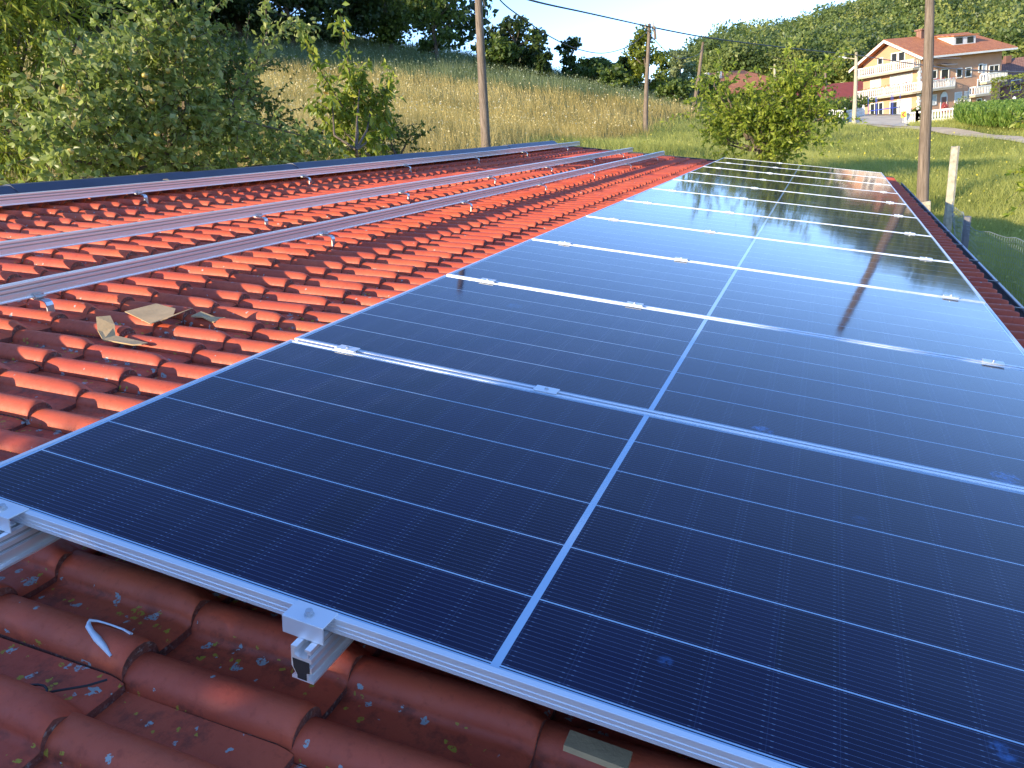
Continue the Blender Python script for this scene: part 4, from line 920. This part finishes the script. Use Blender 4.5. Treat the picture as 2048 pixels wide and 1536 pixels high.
window('R', 1357, 1386, 762, 812, 'cellar_door', 'glass', mull=0)
def balcony(p0, p1, z, out_dir, depth, label=None, sides=(True, True)):
    """p0,p1: local xy along the wall"""
    p0 = Vector((*p0, 0)); p1 = Vector((*p1, 0)); o_ = Vector((*out_dir, 0)); d = (p1-p0).normalized(); Ln = (p1-p0).length
    mb = MB(); mb.prism([p0+Vector((0, 0, z-.28)), p1+Vector((0, 0, z-.28)), p1+o_*depth+Vector((0, 0, z-.28)), p0+o_*depth+Vector((0, 0, z-.28))], (0, 0, 0), (0, 0, .28)); b = mb.build('balcony', M['conc'], H)
    mb = MB()
    def run(a, b_):
        L_ = (b_-a).length; e = (b_-a).normalized(); n_ = e.cross(Vector((0, 0, 1)))*.06
        for z0, z1 in ((z+.93, z+1.08), (z+.003, z+.12)): mb.prism([a-n_, b_-n_, b_+n_, a+n_], (0, 0, z0), (0, 0, z1))
        k = max(2, int(L_/.30))
        for i in range(k+1):
            c = a+e*(L_*i/k); hw = .20 if i % 9 == 0 else .085; m2 = n_*.8
            mb.prism([c-e*hw/2-m2, c+e*hw/2-m2, c+e*hw/2+m2, c-e*hw/2+m2], (0, 0, z+.12), (0, 0, z+.93))
            if i % 9: mb.prism([c-e*.07-m2*.8, c+e*.07-m2*.8, c+e*.07+m2*.8, c-e*.07+m2*.8], (0, 0, z+.35), (0, 0, z+.7))
    run(p0+o_*(depth-.08), p1+o_*(depth-.08))
    if sides[0]: run(p0+o_*.1, p0+o_*(depth-.1))
    if sides[1]: run(p1+o_*.1, p1+o_*(depth-.1))
    mb.build('balustrade', M['white'], b); return b
z2 = fF(470, 590, 1.2)[1]; z1_ = fF(465, 762, 1.2)[1]
print('balc z', z1_, z2, 'LA', LA, 'cC', cC, 'ZB-ground', ZB-zb)
balcony((0, -.0), (0, LA+.2), z2, (-1, 0), 1.3); balcony((0, -1.25), (0, LA+.2), z1_, (-1, 0), 1.3, sides=(False, True))
xe, _ = fR(1190, 640, 1.2); balcony((-1.3, 0), (xe, 0), z1_, (0, -1), 1.25, sides=(False, True))
a0, zz_ = fR(1428, 640, .9); a1, _ = fR(1584, 635, .9); balcony((a0, 0), (min(a1, cC+.6), 0), zz_+.2, (0, -1), 1.0)
a0, zz_ = fR(1340, 742, .9); a1, _ = fR(1460, 735, .9); balcony((a0, 0), (a1, 0), zz_+.2, (0, -1), 1.0)
mb = MB()
for k in range(16):
    s = .22 if k % 2 else .36; mb.box((-.03, -.03, k*.36), (s, -.0, k*.36+.3)); mb.box((-.03, -.0, k*.36), (-.002, s, k*.36+.3))
mb.build('quoin', M['white'], H)
mb = MB(); mb.tube([(-1.0, -1.1, z2+.9), (xe+.5, -1.5, z2+.45)], .04, 6); mb.prism([(xe-2.0, 0, z2+.1), (xe, 0, z2+.1), (xe+.2, -1.4, z2-.25), (xe-2.0, -1.4, z2-.25)], (0, 0, 0), (0, 0, .05)); mb.build('awning', M['gutter_rim'], H)
# flowers on the balconies
fpos = [(-1.25, LA*(k+.5)/14, z1_+1.12) for k in range(14)] + [(xe*k/6, -1.2, z1_+1.12) for k in range(7)]
for k, p_ in enumerate(fpos):
    n = 26; C = RNG.normal(0, 1, (n, 3))*np.array([.10, .16, .10]); V, Fq = quads_np(C, .07); o = npmesh('flower_box', V, Fq, M['flower'] if k % 3 else M['L_yel'], H, attr=RNG.random(n)); o.location = p_; o['kind'] = 'stuff'
# neighbouring buildings
def gable_house(name, base, rot, lx, ly, h, rise, wallm, roofm, label, ov=.6, hip=0, wins=()):
    r = empty(name, base, (0, 0, rot), label, 'house'); mb = MB()
    mb.prism([(0, 0, -2), (0, ly, -2), (0, ly, h), (0, ly/2, h+(0 if hip else rise)-.1), (0, 0, h)], (0, 0, 0), (lx, 0, 0)); mb.build('wall', M[wallm], r)
    e = h-rise/(ly/2)*ov; mb = MB()
    slab(mb, [(-ov, -ov, e), (lx+ov, -ov, e), (lx+(ov if not hip else -hip), ly/2, h+rise), (-ov+hip+(.6 if hip else 0), ly/2, h+rise)], .18)
    slab(mb, [(-ov, ly+ov, e), (-ov+hip+(.6 if hip else 0), ly/2, h+rise+.002), (lx+(ov if not hip else -hip), ly/2, h+rise+.002), (lx+ov, ly+ov, e)], .18)
    if hip: slab(mb, [(-ov, -ov, e+.002), (-ov+hip+.6, ly/2, h+rise+.004), (-ov, ly+ov, e+.002)], .18); slab(mb, [(lx+ov, -ov, e+.002), (lx+ov, ly+ov, e+.002), (lx-hip, ly/2, h+rise+.004)], .18)
    rf = mb.build('roof', M[roofm], r)
    for (x, z, w, hh) in wins:
        mb = MB(); mb.box((x-.1, -.08, z-.1), (x+w+.1, -.003, z+hh+.1)); wf = mb.build('window', M['white'], r); mb = MB(); mb.box((x, -.11, z), (x+w, -.082, z+hh)); mb.build('pane', M['glass'], wf)
    return r, rf
gA = at(1412, 185, 100); gC = at(1590, 185, 112); dv = gC-gA; dv.z = 0
zr_ = at(1550, 140, 108).z; ze = at(1480, 178, 100).z; g0 = ground(1480, 100).z
r, rf = gable_house('orange_roof_house', (gA.x, gA.y, g0), math.atan2(dv.y, dv.x), dv.length, 9, ze-g0, zr_-ze+.6, 'peach', 'roofo', 'low house with orange tiled hip roof half hidden behind the leafy tree', hip=4.5, wins=[(3, .9, 1.2, 1.2), (6, .9, 1.2, 1.2), (9, .9, 1.2, 1.2)])
for x in (3.4, 5.6): mb = MB(); mb.box((x, 3.0, ze-g0+.6), (x+.4, 3.4, zr_-g0+.7)); mb.build('chimney', M['white'], rf)
gA = at(1618, 230, 128); gC = at(1735, 230, 142); dv = gC-gA; dv.z = 0; g0 = ground(1680, 134).z; ze = at(1680, 205, 132).z; zr_ = at(1722, 166, 140).z
gable_house('red_roof_barn', (gA.x, gA.y, g0), math.atan2(dv.y, dv.x), dv.length+8, 12, max(1.5, ze-g0), zr_-ze+.5, 'white', 'roofr', 'long barn with plain red sheet roof left of the large house')
gA = at(2006, 215, 142); gC = at(2110, 200, 146); dv = gC-gA; dv.z = 0; g0 = ground(2040, 142).z; ze = at(2030, 165, 142).z; zr_ = at(2040, 116, 147).z
r, rf = gable_house('brown_roof_house', (gA.x, gA.y, g0), math.atan2(dv.y, dv.x), dv.length+3, 11, ze-g0, zr_-ze, 'redwall', 'roofb', 'dull red house with brown roof at the right edge behind the large house', wins=[(1.0, 2.2, 1.3, 1.4), (5.0, 2.2, 1.3, 1.4), (5.0, -.2, 1.3, 1.4)])
mb = MB(); q = at(2042, 105, 121); q = Vector((2.9, 4.5, 0)); mb.box((2.6, 4.3, zr_-g0-1.2), (3.4, 5.0, zr_-g0+.6)); mb.build('chimney', M['roofb'], rf)

# white balustrade fence in front of the house
def balustrade(pts, name, label, cat='fence'):
    P_ = [ground(u, D) for u, D in pts]; r = empty(name, P_[0], (0, 0, 0), label, cat); O_ = P_[0]
    mb = MB(); pm = MB()
    for a, b_ in zip(P_[:-1], P_[1:]):
        L_ = (b_-a).length; n = max(1, round(L_/2.6)); e = (b_-a); n_ = Vector((e.y, -e.x, 0)).normalized()*.07; up = Vector((0, 0, 1))
        for z0, z1 in ((-.1, .22), (.78, .92)): mb.prism([a-O_-n_, b_-O_-n_, b_-O_+n_, a-O_+n_], up*z0, up*z1)
        k = int(L_/.24)
        for i in range(k): c = a+e*((i+.5)/k)-O_; mb.tube([c+up*.22, c+up*.40, c+up*.6, c+up*.78], [.035, .075, .05, .04], 6, cap=False)
        for i in range(n+1): c = a+e*(i/n)-O_; pm.prism([c+Vector((-.14, -.14, 0)), c+Vector((.14, -.14, 0)), c+Vector((.14, .14, 0)), c+Vector((-.14, .14, 0))], up*-.3, up*1.02); pm.tube([c+up*1.02, c+up*1.1, c+up*1.2, c+up*1.26], [.06, .12, .10, .02], 8)
    mb.build('balusters', M['white'], r); pm.build('pillars', M['white'], r); return r
balustrade([(1810, 75), (1836, 73.5), (1915, 71.5), (2030, 69)], 'balustrade_fence', 'long white concrete balustrade fence above the corn right of the driveway')
balustrade([(1640, 100), (1690, 99), (1727, 104)], 'balustrade_fence', 'short white balustrade fence left of the street lamp')
# direction sign
g = ground(1808, 74); top = at(1807.5, 229, 74); s = empty('curve_sign', g, (0, 0, 0), 'small yellow road sign with a red arrow at the driveway corner', 'road sign')
mb = MB(); mb.tube([(0, 0, -.2), (0, 0, top.z-g.z+.3)], .035, 6); mb.build('post', M['gutter_rim'], s)
dv = Vector((az(1808)[0], az(1808)[1], 0)); lt = Vector((dv.y, -dv.x, 0)); c = Vector((0, 0, top.z-g.z))-dv*.05; up = Vector((0, 0, 1)); w = .2
mb = MB(); mb.prism([c-lt*w-up*w*1.2, c+lt*w-up*w*1.2, c+lt*w+up*w*1.2, c-lt*w+up*w*1.2], (0, 0, 0), -dv*.02); mb.build('board', M['yellow'], s)
c = c-dv*.024; mb = MB(); q = [c+lt*.01+up*.2, c-lt*.17, c+lt*.01-up*.2, c+lt*.15-up*.2, c-lt*.03, c+lt*.15+up*.2]; mb.add([*q, *[p-dv*.01 for p in q]], [(0, 1, 4, 5), (1, 2, 3, 4), (11, 10, 7, 6), (10, 9, 8, 7)]); mb.build('arrow', M['red'], s)
# blue play frame by the patio
g = ground(1768, 106); s = empty('play_frame', g, (0, 0, 0), 'blue metal trampoline frame on the paved yard before the patio doors', 'trampoline'); mb = MB()
R_ = 1.7
for k in range(6):
    a = k*math.pi/3; mb = MB(); mb.tube([(R_*math.cos(a), R_*math.sin(a), 0), (R_*math.cos(a), R_*math.sin(a), 2.3)], .04, 6); mb.build('leg', M['blue'], s)
mb = MB(); ring = [(R_*math.cos(a), R_*math.sin(a), .75) for a in np.linspace(0, 2*math.pi, 25)]; mb.tube(ring, .05, 6); mb.build('rim', M['blue'], s)
mb = MB(); mb.add([(R_*.93*math.cos(a), R_*.93*math.sin(a), .76) for a in np.linspace(0, 2*math.pi, 24, endpoint=False)], [tuple(range(24))]); mb.build('mat', M['dark'], s)
# hedge, shrubs round the house
def shrub(u, D, w, h, mat, label, box=False, name='shrub', n=900, ls=.12):
    g = ground(u, D); p = RNG.uniform(-1, 1, (n, 3))
    if not box: p = RNG.normal(0, 1, (n, 3)); p /= np.linalg.norm(p, axis=1)[:, None]; p *= RNG.random((n, 1))**.4; p *= 1+.2*np.sin(p[:, [1]]*7)*np.cos(p[:, [0]]*6)
    else: k = RNG.integers(0, 3, n); sg = RNG.choice([-1, 1], n); p[np.arange(n), k] = sg*RNG.uniform(.85, 1, n)
    p = p*np.array([w/2, w/2, h/2])+np.array([0, 0, h/2]); V, Fq = quads_np(p, ls); r = empty(name, g, (0, 0, 0), label, 'shrub')
    npmesh('foliage', V, Fq, M[mat], r, attr=np.clip(RNG.normal(.5, .2, n), 0, 1)); mb = MB(); mb.tube([(0, 0, -.1), (0, 0, h*.6)], [.06, .03], 6); mb.build('stem', M['bark'], r)
shrub(2024, 100, 3.4, 4.0, 'L_yel', 'tall clipped green hedge right of the large house', True, 'hedge', 1600)
shrub(1992, 90, 1.8, 1.6, 'L_mid', 'dark round shrub in front of the right corner of the large house')
shrub(1924, 100, 1.5, 2.2, 'L_pale', 'white flowering shrub before the large house')
shrub(1890, 112, .9, 1.3, 'flower', 'red flowering shrub beside the arched front door', n=260)
shrub(1840, 100, 2.0, 1.4, 'L_yel', 'light green round shrub by the lit corner of the large house')
shrub(1950, 100, 1.6, 1.3, 'L_mid', 'small green shrub under the lower side balcony')
shrub(1672, 108, 9.0, 1.8, 'L_mid', 'wide dark vine arbour between the barn and the street lamp', n=2600, ls=.16)
shrub(1620, 92, 4.0, 2.2, 'L_mid', 'dark shrub between the leafy tree and the short dark pole', n=1200, ls=.16)
# corn patch (one mass)
polyc = poly_uD([(1915, 68.5), (2110, 64), (2140, 48), (1930, 57)])
cen = np.array(polyc); mn = cen.min(0); mx_ = cen.max(0); P_ = RNG.uniform(mn, mx_, (24000, 2)); P_ = P_[inpoly(P_, polyc)]
e_ = np.array([polyc[1][0]-polyc[0][0], polyc[1][1]-polyc[0][1]]); e_ /= np.linalg.norm(e_); nr_ = np.array([-e_[1], e_[0]])
q = P_@nr_; q = np.round(q/.75)*.75; P_ = (P_@e_)[:, None]*e_+q[:, None]*nr_+RNG.normal(0, .05, P_.shape); P_ = P_[:5200]
zc = TZ(P_); n = len(P_); hh = RNG.uniform(.75, 1.1, n); VV = []; 
for k in range(7):
    a = RNG.uniform(0, 6.28, n); d = np.stack([np.cos(a), np.sin(a)], 1); z0 = zc+hh*(.15+.12*k); L_ = RNG.uniform(.12, .32, n)[:, None]; wv = np.stack([-d[:, 1], d[:, 0]], 1)*.04
    b0 = np.column_stack([P_, z0]); m_ = np.column_stack([P_+d*L_*.5, z0+.26]); t_ = np.column_stack([P_+d*L_, z0+.34]); w3 = np.column_stack([wv, np.zeros(n)])
    VV.append(np.stack([b0, m_+w3, t_, m_-w3], 1).reshape(-1, 3))
VV = np.concatenate(VV); o = npmesh('corn', VV, np.arange(len(VV)).reshape(-1, 4), M['G_corn'], attr=RNG.random(len(VV)//4)); tag(o, 'patch of young green corn below the white balustrade fence', 'corn', kind='stuff')
